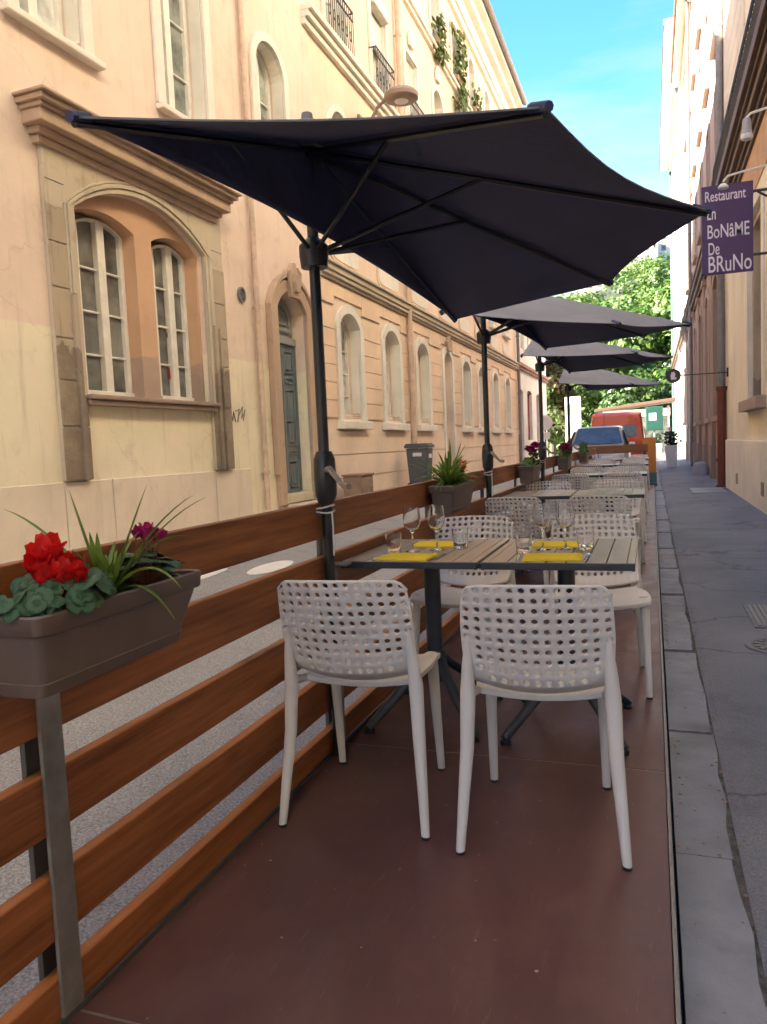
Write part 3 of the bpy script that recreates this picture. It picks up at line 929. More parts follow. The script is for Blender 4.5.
house_body(f, 11.38, 30.3, -.3, 14.0, 10, 'peach2', 'roof', .62, 3.2, .38)

# ================================================================== LEFT: white house
T3 = thing('townhouse', 'white rendered house with a green door and a red door', 'house', (-4.93, 35, 0))
f = Facade(T3, 35, 1)
holes = [arch(30.75, 31.75, .5, 3.25, .08), arch(32.8, 34.2, 1.3, 3.3, .1), arch(35.6, 36.8, 1.2, 3.3, .1)]
uu = [31.6, 34.2, 36.9]
holes += [arch(c - .45, c + .45, 5.0, 7.0, 0) for c in uu] + [arch(c - .45, c + .45, 8.2, 10.0, 0) for c in uu]
f.wall(30.3, 39.2, -.3, 11.5, holes, 'white_wall', depth=.22)
panel_door(f, 30.75, 31.75, .5, 3.3, -.2, 'door_green')
panel_door(f, 32.8, 34.2, 1.3, 3.38, -.2, 'door_red')
f.window(35.6, 36.8, 1.2, 3.3, .1, o=-.2, mat='door_red')
for c in uu:
    f.window(c - .45, c + .45, 5.0, 7.0, 0, o=-.2, pane='pane_mid'); f.window(c - .45, c + .45, 8.2, 10.0, 0, o=-.2, pane='pane_mid')
    for z0, z1 in ((5.0, 7.0), (8.2, 10.0)):
        for q in (-1, 1):
            mb = MB(); a = c + q * .46; b = c + q * .92
            f.box(mb, .005, .045, a, b, z0, z1)
            for k in range(16): f.box(mb, .04, .055, a + q * .05, b - q * .05, z0 + .08 + k * (z1 - z0 - .16) / 16, z0 + .12 + k * (z1 - z0 - .16) / 16)
            mb.build('shutter', 'shutter', T3)
f.moulding(30.3, 39.2, [(4.1, 4.2, .1), (4.2, 4.34, .16)], 'tile', 'belt_course')
f.moulding(30.3, 39.2, [(11.2, 11.35, .12), (11.35, 11.5, .3)], 'white_wall', 'eaves_cornice')
house_body(f, 30.3, 39.2, -.3, 11.5, 9, 'white_wall', 'tile', .45, 2.6, .25)

# ================================================================== RIGHT row
def tall_window(f, s0, s1, z0, zs, rise, mat='brown_stone', pane='pane_mid', depth=.3, wd=.2, out=.07, rows=4):
    f.window(s0, s1, z0, zs, rise, o=-depth + .02, pane=pane, rows=rows)
    f.surround(s0, s1, z0 - .02, zs, rise, wd, .004, out, mat)
    f.sill(s0 - wd - .08, s1 + wd + .08, z0 - .16, z0 - .02, .14, mat)

R1 = thing('corner_house', 'warm cream house on the right with a stone-framed window, brown timber cornice and ironwork above', 'house', (1.7, 13, 0))
f = Facade(R1, 13, -1)
wn = [(13.75, 15.6), (9.3, 11.0), (4.6, 6.3), (0.2, 1.9), (-4.2, -2.5)]
holes = [arch(a, b, 1.78, 4.95, 0) for a, b in wn] + [arch(a + .3, a + 1.3, 8.0, 10.2, 0) for a, b in wn]
f.wall(-14, 20.3, -.4, 13.0, holes, 'right_cream', depth=.34)
for a, b in wn:
    f.window(a, b, 1.78, 4.95, 0, o=-.33, pane='pane', rows=3)
    mb = MB(); f.band(mb, arch(a - .0, b + .0, 1.79, 4.94, 0), arch(a + .12, b - .12, 1.79, 4.82, 0), -.30, -.05); mb.build('window_lining', 'stone', R1, bevel=.01)
    f.surround(a, b, 1.79, 4.95, 0, .26, .004, .035, 'cream_trim')
    mb = MB(); f.box(mb, -.02, .16, a - .32, b + .32, 1.58, 1.775); mb.build('sill', 'cornice_orange' if a < 0 else 'pink', R1, bevel=.015)
    f.window(a + .3, a + 1.3, 8.0, 10.2, 0, o=-.33, pane='pane_mid')
mb = MB(); f.box(mb, -.02, .06, -14, 19.9, -.4, 1.06); mb.build('plinth', 'right_plinth', R1, bevel=.015)
mb = MB(); f.box(mb, .001, .02, -14, 20.28, 5.25, 6.28); mb.build('fascia_band', 'cornice_orange', R1)
f.moulding(-14, 20.35, [(6.0, 6.10, .07), (6.10, 6.2, .12), (6.2, 6.34, .20), (6.34, 6.42, .25), (6.42, 6.60, .32), (6.60, 6.66, .28)], 'cornice_brown', 'timber_cornice')
# grooved upper cladding
mb = MB()
for k in range(14):
    z = 6.8 + k * .44
    f.box(mb, .001, .03, 16.0, 20.28, z, z + .42)
mb.build('cladding', 'groove_cream', R1, bevel=.006)
# ironwork above the cornice
mb = MB()
for z in (6.68, 7.25, 7.32): f.box(mb, .24, .27, -2, 20.2, z, z + .025)
s = -2.0
while s < 20.2:
    mb.tube(f.P(.255, s, 6.66), f.P(.255, s, 7.34), .009, n=5)
    for q in range(6):
        a0, a1 = 2 * pi * q / 6, 2 * pi * (q + 1) / 6
        mb.tube(f.P(.255, s + .10 + .08 * cos(a0), 6.97 + .2 * sin(a0)), f.P(.255, s + .10 + .08 * cos(a1), 6.97 + .2 * sin(a1)), .012, n=4)
        mb.tube(f.P(.255, s + .10 + .04 * cos(a0), 6.97 + .1 * sin(a0)), f.P(.255, s + .10 + .04 * cos(a1), 6.97 + .1 * sin(a1)), .012, n=4)
    s += .2
mb.build('iron_railing', 'iron', R1)
for s, z in ((17.3, .27), (13.4, .30)):
    mb = MB(); f.box(mb, .055, .066, s - .16, s + .16, z - .11, z + .11)
    for k in range(6): f.box(mb, .06, .075, s - .14, s + .14, z - .09 + k * .03, z - .078 + k * .03)
    mb.build('air_brick', 'brown_stone', R1)
f.moulding(-14, 20.3, [(12.5, 12.7, .1), (12.7, 13.0, .4)], 'cream_trim', 'eaves_cornice')
house_body(f, -14, 20.3, -.4, 13.0, 9, 'right_cream', 'tile', .5, 2.5, .36)
# downpipe: zinc above, cast iron shoe below
mb = MB(); mb.tube(f.P(.12, 20.05, 2.3), f.P(.12, 20.05, 12.9), .085, n=12)
for z in (4.5, 7.5, 10.5): mb.tube(f.P(.12, 20.05, z - .04), f.P(.12, 20.05, z + .04), .10, n=12)
mb.build('drainpipe', 'pipe_grey', R1, smooth=True)
mb = MB(); mb.path([f.P(.12, 20.05, -.12), f.P(.12, 20.05, 2.22), f.P(.12, 20.05, 2.23), f.P(.12, 20.05, 2.32)], [.105, .105, .13, .13], 12)
f.box(mb, .0, .26, 19.93, 20.17, .55, .62); f.box(mb, .0, .26, 19.9, 20.2, -.12, -.02)
mb.build('pipe_shoe', 'pipe_red', R1, smooth=True)

R2 = thing('apartment_house', 'old pink brown apartment house on the right with tall stone-framed windows above stained walls', 'house', (1.7, 30, 0))
f = Facade(R2, 30, -1)
w2 = [(21.5, 23.0), (24.9, 26.2), (28.2, 29.5), (31.5, 32.8), (34.9, 36.2), (38.2, 39.5)]
holes = [arch(a, b, 1.70, 5.1, .2) for a, b in w2]
for (z0, z1) in ((7.9, 10.1), (11.2, 13.4), (14.4, 16.3)): holes += [arch(a + .1, b - .2, z0, z1, 0) for a, b in w2]
f.wall(20.3, 42.0, -.4, 18.5, holes, 'pink', depth=.3)
for i, (a, b) in enumerate(w2):
    tall_window(f, a, b, 1.70, 5.1, .2, 'brown_stone' if i % 2 == 0 else 'pink', wd=.28, out=.10)
    for (z0, z1) in ((7.9, 10.1), (11.2, 13.4), (14.4, 16.3)):
        tall_window(f, a + .1, b - .2, z0, z1, 0, 'pink', wd=.16, out=.03)
for a, b in zip([20.6] + [q[1] for q in w2], [q[0] for q in w2] + [41.8]):
    c = (a + b) / 2
    mb = MB(); f.box(mb, .001, .09, c - .3, c + .3, .9, 5.9); f.box(mb, .001, .13, c - .36, c + .36, -.4, .9); f.box(mb, .001, .13, c - .36, c + .36, 5.9, 6.1)
    mb.build('pilaster', 'brown_stone' if c < 32 else 'pink', R2, bevel=.015)
f.moulding(20.36, 42.0, [(6.1, 6.22, .08), (6.22, 6.4, .16), (6.4, 6.58, .24), (6.58, 6.66, .28)], 'cornice_brown', 'timber_cornice')
f.moulding(20.3, 42.0, [(18.0, 18.2, .15), (18.2, 18.5, .5)], 'cream_trim', 'eaves_cornice')
pipe(f, 33.9, -.1, 18.3, .16, .07, 'pipe_grey')
house_body(f, 20.3, 42.0, -.4, 18.5, 9, 'pink', 'tile', .6, 2.5, .32)
mb = MB()
mb.box(0, 0, 0, 0, 0, 0)

R3 = thing('apartment_house', 'tall white apartment house with deep eaves at the far end of the right row', 'house', (1.7, 53, 0))
f = Facade(R3, 53, -1)
w3 = [(43.2 + 3.4 * k, 44.5 + 3.4 * k) for k in range(6)]
holes = []
lv = ((1.9, 4.6), (7.9, 10.1), (11.2, 13.4), (14.4, 16.4), (17.4, 19.3))
for (z0, z1) in lv: holes += [arch(a, b, z0, z1, 0) for a, b in w3]
f.wall(42.0, 64.0, -.4, 21.5, holes, 'white_wall', depth=.25)
for (z0, z1) in lv:
    for a, b in w3: tall_window(f, a, b, z0, z1, 0, 'white_wall' if z0 > 5 else 'pink', wd=.15, out=.06)
f.moulding(42.0, 64.0, [(6.1, 6.22, .08), (6.22, 6.4, .16), (6.4, 6.62, .24)], 'cornice_brown', 'timber_cornice')
f.moulding(41.9, 64.0, [(21.0, 21.2, .2), (21.2, 21.45, .85)], 'cream_trim', 'eaves_cornice')
pipe(f, 49.0, -.1, 21, .1, .07, 'pipe_grey')
pipe(f, 63.8, -.1, 21, .1, .09, 'door_green')
house_body(f, 42.0, 64.0, -.4, 21.5, 9, 'white_wall', 'roof', .9, 2.5, .28)

# ================================================================== terrace deck and fence
DL, DR = -1.205, .040
DECK = thing('terrace_deck', 'brown panelled terrace deck laid along the kerb beneath the tables', 'deck', (-.58, 1.27, 0))
dx, dy = -.58, 1.27
seams = [-1.86, -.29, 1.27, 2.84, 4.45, 6.03, 7.6, 9.2, 10.8, 12.4, 14.0, 15.6, 17.2, 18.8, 20.4]
for a, b in zip(seams[:-1], seams[1:]):
    mb = MB(); mb.box(DL - dx, DR - .012 - dx, a + .004 - dy, b - .004 - dy, -.03, 0)
    mb.build('deck_panel', 'deck', DECK, bevel=.002)
    if b < 12:
        mb = MB(); mb.box(DL - dx, DR - .012 - dx, b - .0035 - dy, b + .0035 - dy, -.03, -.0015); mb.build('joint_strip', 'alu', DECK)
mb = MB(); mb.box(DR - .010 - dx, DR - dx, seams[0] - dy, seams[-1] - dy, -.075, .003); mb.build('edge_trim', 'alu', DECK)
mb = MB()
for a in seams: mb.box(DL + .05 - dx, DR - .05 - dx, a - .04 - dy, a + .04 - dy, -.235, -.03)
mb.box(DR - .06 - dx, DR - .02 - dx, seams[0] - dy, seams[-1] - dy, -.235, -.032)
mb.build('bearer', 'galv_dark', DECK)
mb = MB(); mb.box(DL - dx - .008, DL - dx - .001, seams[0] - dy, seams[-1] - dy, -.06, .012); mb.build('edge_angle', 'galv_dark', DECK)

cv_, cf_ = [], []
rk = random.Random(31)
for k in range(80):
    xx = rk.choice([rk.uniform(-1.18, .02), rk.uniform(-1.2, -1.14), rk.uniform(-1.18, .02)]); yy = rk.uniform(.9, 6.5)
    r_ = rk.uniform(.0012, .0045); a_ = rk.uniform(0, 6.28); o_ = len(cv_)
    for q in range(5): cv_.append((xx + r_ * rk.uniform(.6, 1.6) * cos(a_ + q * 1.257), yy + r_ * rk.uniform(.6, 1.6) * sin(a_ + q * 1.257), .0006))
    cv_.append((xx, yy, .0006 + r_ * .6))
    for q in range(5): cf_.append((o_ + q, o_ + (q + 1) % 5, o_ + 5))
cb_ = raw('crumbs', cv_, cf_, 'pave_left')
cb_['kind'] = 'stuff'; cb_['label'] = 'pale crumbs and dust specks scattered on the brown deck'; cb_['category'] = 'crumbs'
posts = [-.33 + 1.555 * k for k in range(14)]
FEN = thing('terrace_fence', 'stained wooden board fence with four rails on steel posts along the deck', 'fence', (-1.235, 1.25, 0))
fx, fy = -1.235, 1.25
rb = random.Random(5)
for i, (a, b) in enumerate(zip(posts[:-1:2], posts[2::2])):
    for z0, z1 in ((.003, .097), (.178, .318), (.410, .543), (.628, .785), (.860, 1.0)):
        dz = rb.uniform(-.004, .004)
        mb = MB(); mb.box(-.018, .017, a + .003 - fy, b - .003 - fy, z0 + dz, z1 + dz)
        mb.build('board', 'rail_wood', FEN, bevel=.004)
for p in posts:
    mb = MB(); mb.box(.018, .028, p + .0 - fy, p + .062 - fy, -.02, .755)
    mb.box(.018, .09, p + .001 - fy, p + .061 - fy, .745, .7552)
    mb.build('post_plate', 'galv', FEN, bevel=.002)
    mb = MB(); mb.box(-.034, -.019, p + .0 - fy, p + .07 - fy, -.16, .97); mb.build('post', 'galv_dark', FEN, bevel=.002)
# end fence across the deck
EF = thing('end_fence', 'short brown board fence closing the far end of the terrace in front of the cars', 'fence', (-.6, 20.55, 0))
for z0, z1 in ((.2, .36), (.5, .66), (.82, 1.03)):
    mb = MB(); mb.box(-.95, .5, -.018, .018, z0, z1); mb.build('board', 'rail_wood_x', EF, bevel=.004)
for x in (-.9, .42):
    mb = MB(); mb.box(x - .04, x + .04, .02, .05, 0, 1.0); mb.build('post', 'galv_dark', EF)

# ================================================================== umbrellas
def make_umbrella(tips, poly, px, hubz=2.33, label='', loc=(0, 0, 0), tie=True):
    """half parasol standing at the fence; tips in local coordinates of the pole"""
    t = thing('half_parasol', label, 'parasol', loc, 0, 'charcoal half parasols along the fence')
    mb = MB(); mb.tube((0, 0, 0), (0, 0, hubz + .03), .021, n=14); mb.build('pole', 'pole', t, smooth=True)
    mb = MB(); mb.lathe([(.0, 1.0), (.03, 1.0), (.042, 1.03), (.045, 1.10), (.042, 1.17), (.03, 1.2), (.0, 1.2)], n=16); ch = mb.build('crank_housing', 'pole', t, smooth=True)
    mb = MB(); mb.path([(.02, -.03, 1.13), (.045, -.06, 1.135), (.10, -.085, 1.08), (.115, -.09, 1.07), (.14, -.11, 1.068)], [.012, .012, .009, .012, .012], 8); mb.build('crank_handle', 'crank', ch, smooth=True)
    rz = hubz - .38
    mb = MB(); mb.lathe([(.022, -.06), (.05, -.06), (.055, -.02), (.055, .02), (.04, .035), (.022, .05)], (0, 0, rz), 16); mb.build('runner', 'pole', t, smooth=True)
    mb = MB(); mb.lathe([(.0, -.05), (.05, -.05), (.055, 0), (.05, .02), (.0, .03)], (0, 0, hubz), 16); mb.build('hub', 'pole', t, smooth=True)
    hub = Vector((0, 0, hubz + .012))
    # canopy: fans between ribs with slight sag
    mb = MB()
    NR, NS = 10, 8
    vs = []; fs = []
    def pt(i, u, r):
        a, b = Vector(tips[i]), Vector(tips[i + 1])
        e = a.lerp(b, u)
        p = hub.lerp(e, r)
        sag = sin(pi * u) * r
        p = p + Vector((0, 0, -.022 * sag * (1 - .5 * r)))
        # concave hem: pull the edge in a little
        inward = (Vector((0, 0, p.z)) - p)
        p = p + inward * (.040 * sin(pi * u) * r * r if 0 < i else .012 * sin(pi * u) * r * r)
        return p
    for i in range(len(tips) - 1):
        o = len(vs)
        for j in range(NR + 1):
            r = max(.02, j / NR)
            for k in range(NS + 1): vs.append(tuple(pt(i, k / NS, r)))
        for j in range(NR):
            for k in range(NS):
                q = o + j * (NS + 1) + k
                fs.append((q, q + 1, q + NS + 2, q + NS + 1))
        # valance hem
        o2 = len(vs)
        for k in range(NS + 1):
            p = pt(i, k / NS, 1.0); vs.append((p.x, p.y, p.z - .004))
        for k in range(NS):
            q = o + NR * (NS + 1) + k
            fs.append((q, q + 1, o2 + k + 1, o2 + k))
    # flat back panel hanging between the two end ribs, behind the pole
    o = len(vs); A_, E_ = Vector(tips[0]), Vector(tips[-1])
    for j in range(NR + 1):
        r = j / NR
        for k in range(NS * 2 + 1):
            e = A_.lerp(E_, k / (NS * 2)); e.x -= .05 * sin(pi * k / (NS * 2)) + .0
            hb = hub; e.z += .085 * sin(pi * k / (NS * 2)) * r
            p = hb.lerp(e, r); vs.append((p.x, p.y, p.z + .0))
    for j in range(NR):
        for k in range(NS * 2):
            q = o + j * (NS * 2 + 1) + k
            fs.append((q, q + 1, q + NS * 2 + 2, q + NS * 2 + 1))
    mb.add(vs, fs)
    cn = mb.build('canopy', ['canvas', 'canvas_dark'], t, smooth=True, angle=14)
    so_ = cn.modifiers.new('cloth', 'SOLIDIFY'); so_.thickness = .004; so_.offset = 0; so_.material_offset = 1; so_.material_offset_rim = 1
    for q, tip in enumerate(tips):
        tip = Vector(tip)
        low = Vector((0, 0, -.022))
        mb = MB(); mb.path([hub + low * 1.3, hub.lerp(tip, .5) + low, tip + low * .7], [.010, .010, .008], 6); mb.build('rib', 'pole', t)
        mid = hub.lerp(tip, .47) + low
        mb = MB(); mb.tube((tip.x * .03, tip.y * .03, rz), mid, .009, n=6); mb.build('strut', 'pole', t)
        mb = MB(); d = (tip - hub).normalized(); mb.path([tip - d * .05, tip + d * .015], [.013, .012], 8); mb.build('tip_pocket', 'canvas_dark', t)
    mb = MB(); mb.lathe([(.15, hubz - .015), (.12, hubz + .045), (.07, hubz + .075), (.025, hubz + .085), (.02, hubz + .12), (.0, hubz + .125)], n=20); mb.build('top_cap', 'canvas', t, smooth=True)
    if tie:
        for z in (.64, .97):
            mb = MB()
            for dz in (0, .018):
                lp = [(-.075 + .085 * cos(a) + .0, .03 * sin(a) * 1.2, z + dz + .004 * sin(3 * a)) for a in [2 * pi * k / 16 for k in range(17)]]
                lp = [(-.03 + .062 * cos(a), .035 * sin(a), z + dz + .006 * sin(2 * a + dz * 90)) for a in [2 * pi * k / 16 for k in range(17)]]
                mb.path(lp, .0035, 5, False)
            mb.path([(.03, -.02, z), (.034, -.024, z - .06), (.03, -.02, z - .17)], .0035, 5)
            mb.build('tie', 'tie', t)
    return t

PX = -1.19
ulab = ['large charcoal half parasol closest to the red cyclamen planter, covering the set table',
        'charcoal half parasol second from the red cyclamen planter, just behind the largest canopy',
        'charcoal half parasol third from the red cyclamen planter, partly hidden by the second canopy',
        'smallest looking charcoal half parasol, farthest from the red cyclamen planter']
make_umbrella([(.02, -1.30, 1.945), (.985, -.985, 1.912), (1.37, .04, 1.92), (1.02, 1.0, 1.912), (.19, 1.42, 1.885)], None, PX, 2.33, ulab[0], (PX, 2.72, 0))
make_umbrella([(.03, -1.36, 1.99), (1.01, -.93, 1.888), (1.45, .0, 1.97), (1.15, .87, 2.03), (.29, 1.36, 2.05)], None, PX, 2.40, ulab[1], (PX, 5.84, 0))
make_umbrella([(.01, -1.37, 2.04), (1.055, -.93, 2.025), (1.40, -.05, 2.045), (1.08, .65, 2.055), (.20, 1.34, 2.08)], None, PX, 2.44, ulab[2], (PX, 8.95, 0))
make_umbrella([(.0, -1.32, 1.985), (.95, -.90, 1.93), (1.34, .0, 1.97), (1.0, .95, 2.01), (.2, 1.35, 2.03)], None, PX, 2.38, ulab[3], (PX, 12.06, 0))

# ================================================================== chairs
def make_chair(mat, label):
    t = thing('cafe_chair', label, 'chair', (0, 0, 0), 0, 'perforated plastic chairs at the tables')
    # backrest: x in [-w,w], v in [0,1] bottom to top
    NX, NV = 13, 11
    def back(x, v, off=0):
        z = .487 + .316 * v
        hw = .207 + .008 * sin(pi * min(1, v * 1.15)) + .002 * v
        X = x * hw
        y = -.185 - .078 * v - .052 * (1 - x * x) * (.35 + .65 * v) + .02 * (1 - v) ** 2 + .055 * (max(0, .14 - v) / .14) ** 2
        # rounded bottom (dips in the middle) and slightly crowned top
        z += -.032 * (1 - x * x) * (1 - v) ** 1.5 + .008 * (1 - x * x) * v
        # rounded top corners
        c = .10
        if v > 1 - c and abs(x) > 1 - .16:
            p = (abs(x) - (1 - .16)) / .16; q = (v - (1 - c)) / c
            z -= .03 * p * p * q
        return (X, y, z)
    bm = bmesh.new()
    cache = {}
    def V(x, v):
        k = (round(x, 5), round(v, 5))
        if k not in cache: cache[k] = bm.verts.new(back(x, v))
        return cache[k]
    for j in range(NV):
        for i in range(NX):
            x0, x1 = -1 + 2 * i / NX, -1 + 2 * (i + 1) / NX
            v0, v1 = j / NV, (j + 1) / NV
            xm, vm = (x0 + x1) / 2, (v0 + v1) / 2
            ring = [(x0, v0), (xm, v0), (x1, v0), (x1, vm), (x1, v1), (xm, v1), (x0, v1), (x0, vm)]
            out = [V(*p) for p in ring]
            solid = j < 1 or (j == 1 and (i < 2 or i > NX - 3)) or (i in (0, NX - 1) and j < 4)
            if solid:
                try: bm.faces.new(out)
                except ValueError: pass
                continue
            rx, rv = .30 * (x1 - x0), .32 * (v1 - v0)
            cy = .0
            inn = []
            for (dx_, dv_) in ((-.707, -.707), (0, -1), (.707, -.707), (1, 0), (.707, .707), (0, 1), (-.707, .707), (-1, 0)):
                inn.append(bm.verts.new(back(xm + dx_ * rx, vm + dv_ * rv)))
            for k in range(8):
                bm.faces.new((out[k], out[(k + 1) % 8], inn[(k + 1) % 8], inn[k]))
    bmesh.ops.recalc_face_normals(bm, faces=bm.faces)
    me = bpy.data.meshes.new('backrest'); bm.to_mesh(me); bm.free()
    me.materials.append(M[mat])
    me.polygons.foreach_set('use_smooth', [True] * len(me.polygons))
    o = bpy.data.objects.new('backrest', me); COL.objects.link(o); o.parent = t
    sm = o.modifiers.new('thickness', 'SOLIDIFY'); sm.thickness = .011; sm.offset = 0; sm.use_even_offset = False
    be = o.modifiers.new('soft_edge', 'BEVEL'); be.width = .002; be.segments = 1; be.limit_method = 'ANGLE'; be.angle_limit = radians(50)
    # seat: dished slab
    NXs, NYs = 14, 14
    def seat(x, y, dz=0):
        hw = .190 + .027 * min(1, (y + 1) / .9) - .02 * max(0, y - .7) ** 2 * 6
        Y = -.118 + .358 * (y + 1) / 2
        z = .454 - .012 * (1 - x * x) + .012 * (y + 1) / 2 * (1 - y * y) + .006 * x * x - .018 * max(0, y - .6) ** 2 * 4
        return (x * hw, Y - .02 * x * x * max(0, y), z + dz)
    vs = []; fs = []
    for dz in (0, -.02):
        for j in range(NYs + 1):
            for i in range(NXs + 1): vs.append(seat(-1 + 2 * i / NXs, -1 + 2 * j / NYs, dz))
    nn = (NXs + 1) * (NYs + 1)
    for j in range(NYs):
        for i in range(NXs):
            q = j * (NXs + 1) + i
            fs.append((q, q + 1, q + NXs + 2, q + NXs + 1)); fs.append((nn + q, nn + q + NXs + 1, nn + q + NXs + 2, nn + q + 1))
    bd = [i for i in range(NXs)] + [NXs + j * (NXs + 1) for j in range(NYs)] + [NYs * (NXs + 1) + NXs - i for i in range(NXs)] + [(NYs - j) * (NXs + 1) for j in range(NYs)]
    for k in range(len(bd)):
        a, b = bd[k], bd[(k + 1) % len(bd)]
        fs.append((a, nn + a, nn + b, b))
    mb = MB(); mb.add(vs, fs)
    # apron rails beneath
    mb.box(-.185, -.165, -.08, .18, .423, .452); mb.box(.165, .185, -.08, .18, .423, .452)
    for sx in (-1, 1): mb.path([(sx * .203, -.192, .462), (sx * .196, -.14, .452), (sx * .180, -.07, .442)], [.016, .015, .012], 8)
    mb.build('seat', mat, t, smooth=True, bevel=.004, angle=50)
    for sx in (-1, 1):
        mb = MB(); mb.path([(sx * .196, -.226, .66), (sx * .204, -.204, .55), (sx * .208, -.188, .46), (sx * .214, -.20, .30), (sx * .236, -.262, 0)],
                           [.007, .017, .0235, .021, .0135], 12, True, .8); l = mb.build('leg', mat, t, smooth=True, angle=60)
        mb = MB(); mb.tube((sx * .2355, -.2615, .0), (sx * .2362, -.2630, .008), .0145, .0142, 10); mb.build('foot_cap', 'pole', l, smooth=True)
        mb = MB(); mb.path([(sx * .185, .165, .460), (sx * .187, .185, .40), (sx * .193, .245, 0)], [.024, .021, .0135], 12, True, .8); l = mb.build('leg', mat, t, smooth=True, angle=60)
        mb = MB(); mb.tube((sx * .193, .245, 0), (sx * .193, .2445, .008), .0145, .0142, 10); mb.build('foot_cap', 'pole', l, smooth=True)
    return t

CX = ((-.935, -.325))
rows = [2.87, 6.42, 10.05, 13.7, 17.2]
ordn = ['set with yellow napkins', 'second from the camera', 'third from the camera', 'fourth from the camera', 'farthest from the camera']
rowname = ['the table row with yellow napkins', 'the second table row', 'the third table row', 'the fourth table row', 'the farthest table row']
proto = None
rc = random.Random(9)
for r, y0 in enumerate(rows):
    for side in (0, 1):
        for near in (True, False):
            who = ('left' if side == 0 else 'right') + ' '
            lab = ('chair with its back to us, %s side of %s' if near else 'chair facing us, %s side of %s') % (
                'left' if side == 0 else 'right', rowname[r])
            x = CX[side]
            if near:
                y = y0 - (.46 if r == 0 else .60); rz = radians(4.5 if r == 0 else rc.uniform(-8, 8))
                if r == 0: x = (-.930, -.337)[side]; y = (2.415, 2.395)[side]
            else:
                y = y0 + .73 + .22 + (.04 if side else 0); rz = pi + radians(rc.uniform(-9, 9))
                if r == 0: x = (-.93, -.255)[side]; rz = pi + radians((-4, 9)[side])
            if proto is None:
                proto = make_chair('chair', lab); proto.location = (x, y, 0); proto.rotation_euler = (0, 0, rz)
            else:
                copy_tree(proto, (x, y, 0), rz, lab)

# ================================================================== tables
def make_table(label):
    t = thing('cafe_table', label, 'table', (0, 0, 0), 0, 'slatted bistro tables')
    W, D, H = .565, .73, .75
    mb = MB()
    n = 7
    fr = .028
    pw = (W - 2 * fr) / n
    for i in range(n):
        a = -W / 2 + fr + pw * i
        mb.box(a + .002, a + pw - .002, -D / 2 + .010, D / 2 - .010, H - .014, H)
    mb.box(-W / 2, -W / 2 + fr, -D / 2 + .010, D / 2 - .010, H - .014, H); mb.box(W / 2 - fr, W / 2, -D / 2 + .010, D / 2 - .010, H - .014, H)
    mb.build('tabletop', 'tabletop', t, bevel=.003)
    mb = MB(); mb.box(-W / 2 + .004, W / 2 - .004, -D / 2 + .012, D / 2 - .012, H - .020, H - .0142)
    for s in (-1, 1): mb.box(-W / 2, W / 2, s * (D / 2 - .010), s * D / 2, H - .028, H - .001)
    for s in (-1, 1): mb.box(s * (W / 2 - .012), s * (W / 2 - .002), -D / 2 + .010, D / 2 - .010, H - .032, H - .0142)
    mb.box(-.14, .14, -.14, .14, H - .045, H - .020)
    mb.build('top_frame', 'table_metal', t, bevel=.003)
    mb = MB(); mb.path([(0, 0, .16), (0, 0, H - .04)], [.036, .036], 16); mb.lathe([(.0, .20), (.05, .20), (.055, .25), (.046, .30), (.0, .30)], n=16)
    mb.build('column', 'table_metal', t, smooth=True)
    for k in range(4):
        a = pi / 4 + k * pi / 2
        ux, uy = cos(a) * .9, sin(a) * 1.05
        mb = MB(); mb.path([(ux * .03, uy * .03, .27), (ux * .12, uy * .12, .20), (ux * .36, uy * .36, .022)], [.026, .024, .019], 12, True, .75); l = mb.build('foot', 'table_metal', t, smooth=True)
        mb = MB(); mb.lathe([(.022, 0), (.022, .014), (.015, .02)], (ux * .355, uy * .355, 0), 12); mb.build('glide', 'pole', l, smooth=True)
    return t
tproto = None
TX = (-.925, -.345)
tl = [['slatted bistro table by the front parasol pole, set with yellow napkins and glasses', 'slatted bistro table nearest the kerb, set with yellow napkins and glasses']]
for r in range(1, 5):
    tl.append(['bare slatted bistro table on the fence side of %s' % rowname[r], 'bare slatted bistro table on the kerb side of %s' % rowname[r]])
for r, y0 in enumerate(rows):
    for side in (0, 1):
        loc = (TX[side], y0 + .365, 0)
        if tproto is None:
            tproto = make_table(tl[0][0]); tproto.location = loc
        else: copy_tree(tproto, loc, 0, tl[r][side])

# ---- things on the set tables
ZT = .7502
def napkin(x, y, rz, label):
    t = MB()
    w_, d_ = .225, .175
    for k, z in enumerate((0, .0022, .0044)):
        e = .003 * k
        t.box(-w_ / 2 + e * .3, w_ / 2 - e, -d_ / 2 + e, d_ / 2 - e * .4, z, z + .002)
    t.path([(-w_ / 2, -d_ / 2 + .004, .0035), (w_ / 2, -d_ / 2 + .004, .0035)], .0034, 8)
    o = t.build('napkin', 'napkin', None, bevel=.0006)
    o.location = (x, y, ZT); o.rotation_euler = (0, 0, rz)
    return tag(o, label, 'napkin', 'yellow paper napkins on the set tables')
napkin(-.955, 2.985, radians(-4), 'folded yellow napkin at the near place of the table by the parasol pole')
napkin(-.930, 3.385, radians(3), 'folded yellow napkin at the far place of the table by the parasol pole')
napkin(-.370, 3.00, radians(5), 'folded yellow napkin at the near place of the kerb side set table')
napkin(-.385, 3.37, radians(-3), 'folded yellow napkin at the far place of the kerb side set table')

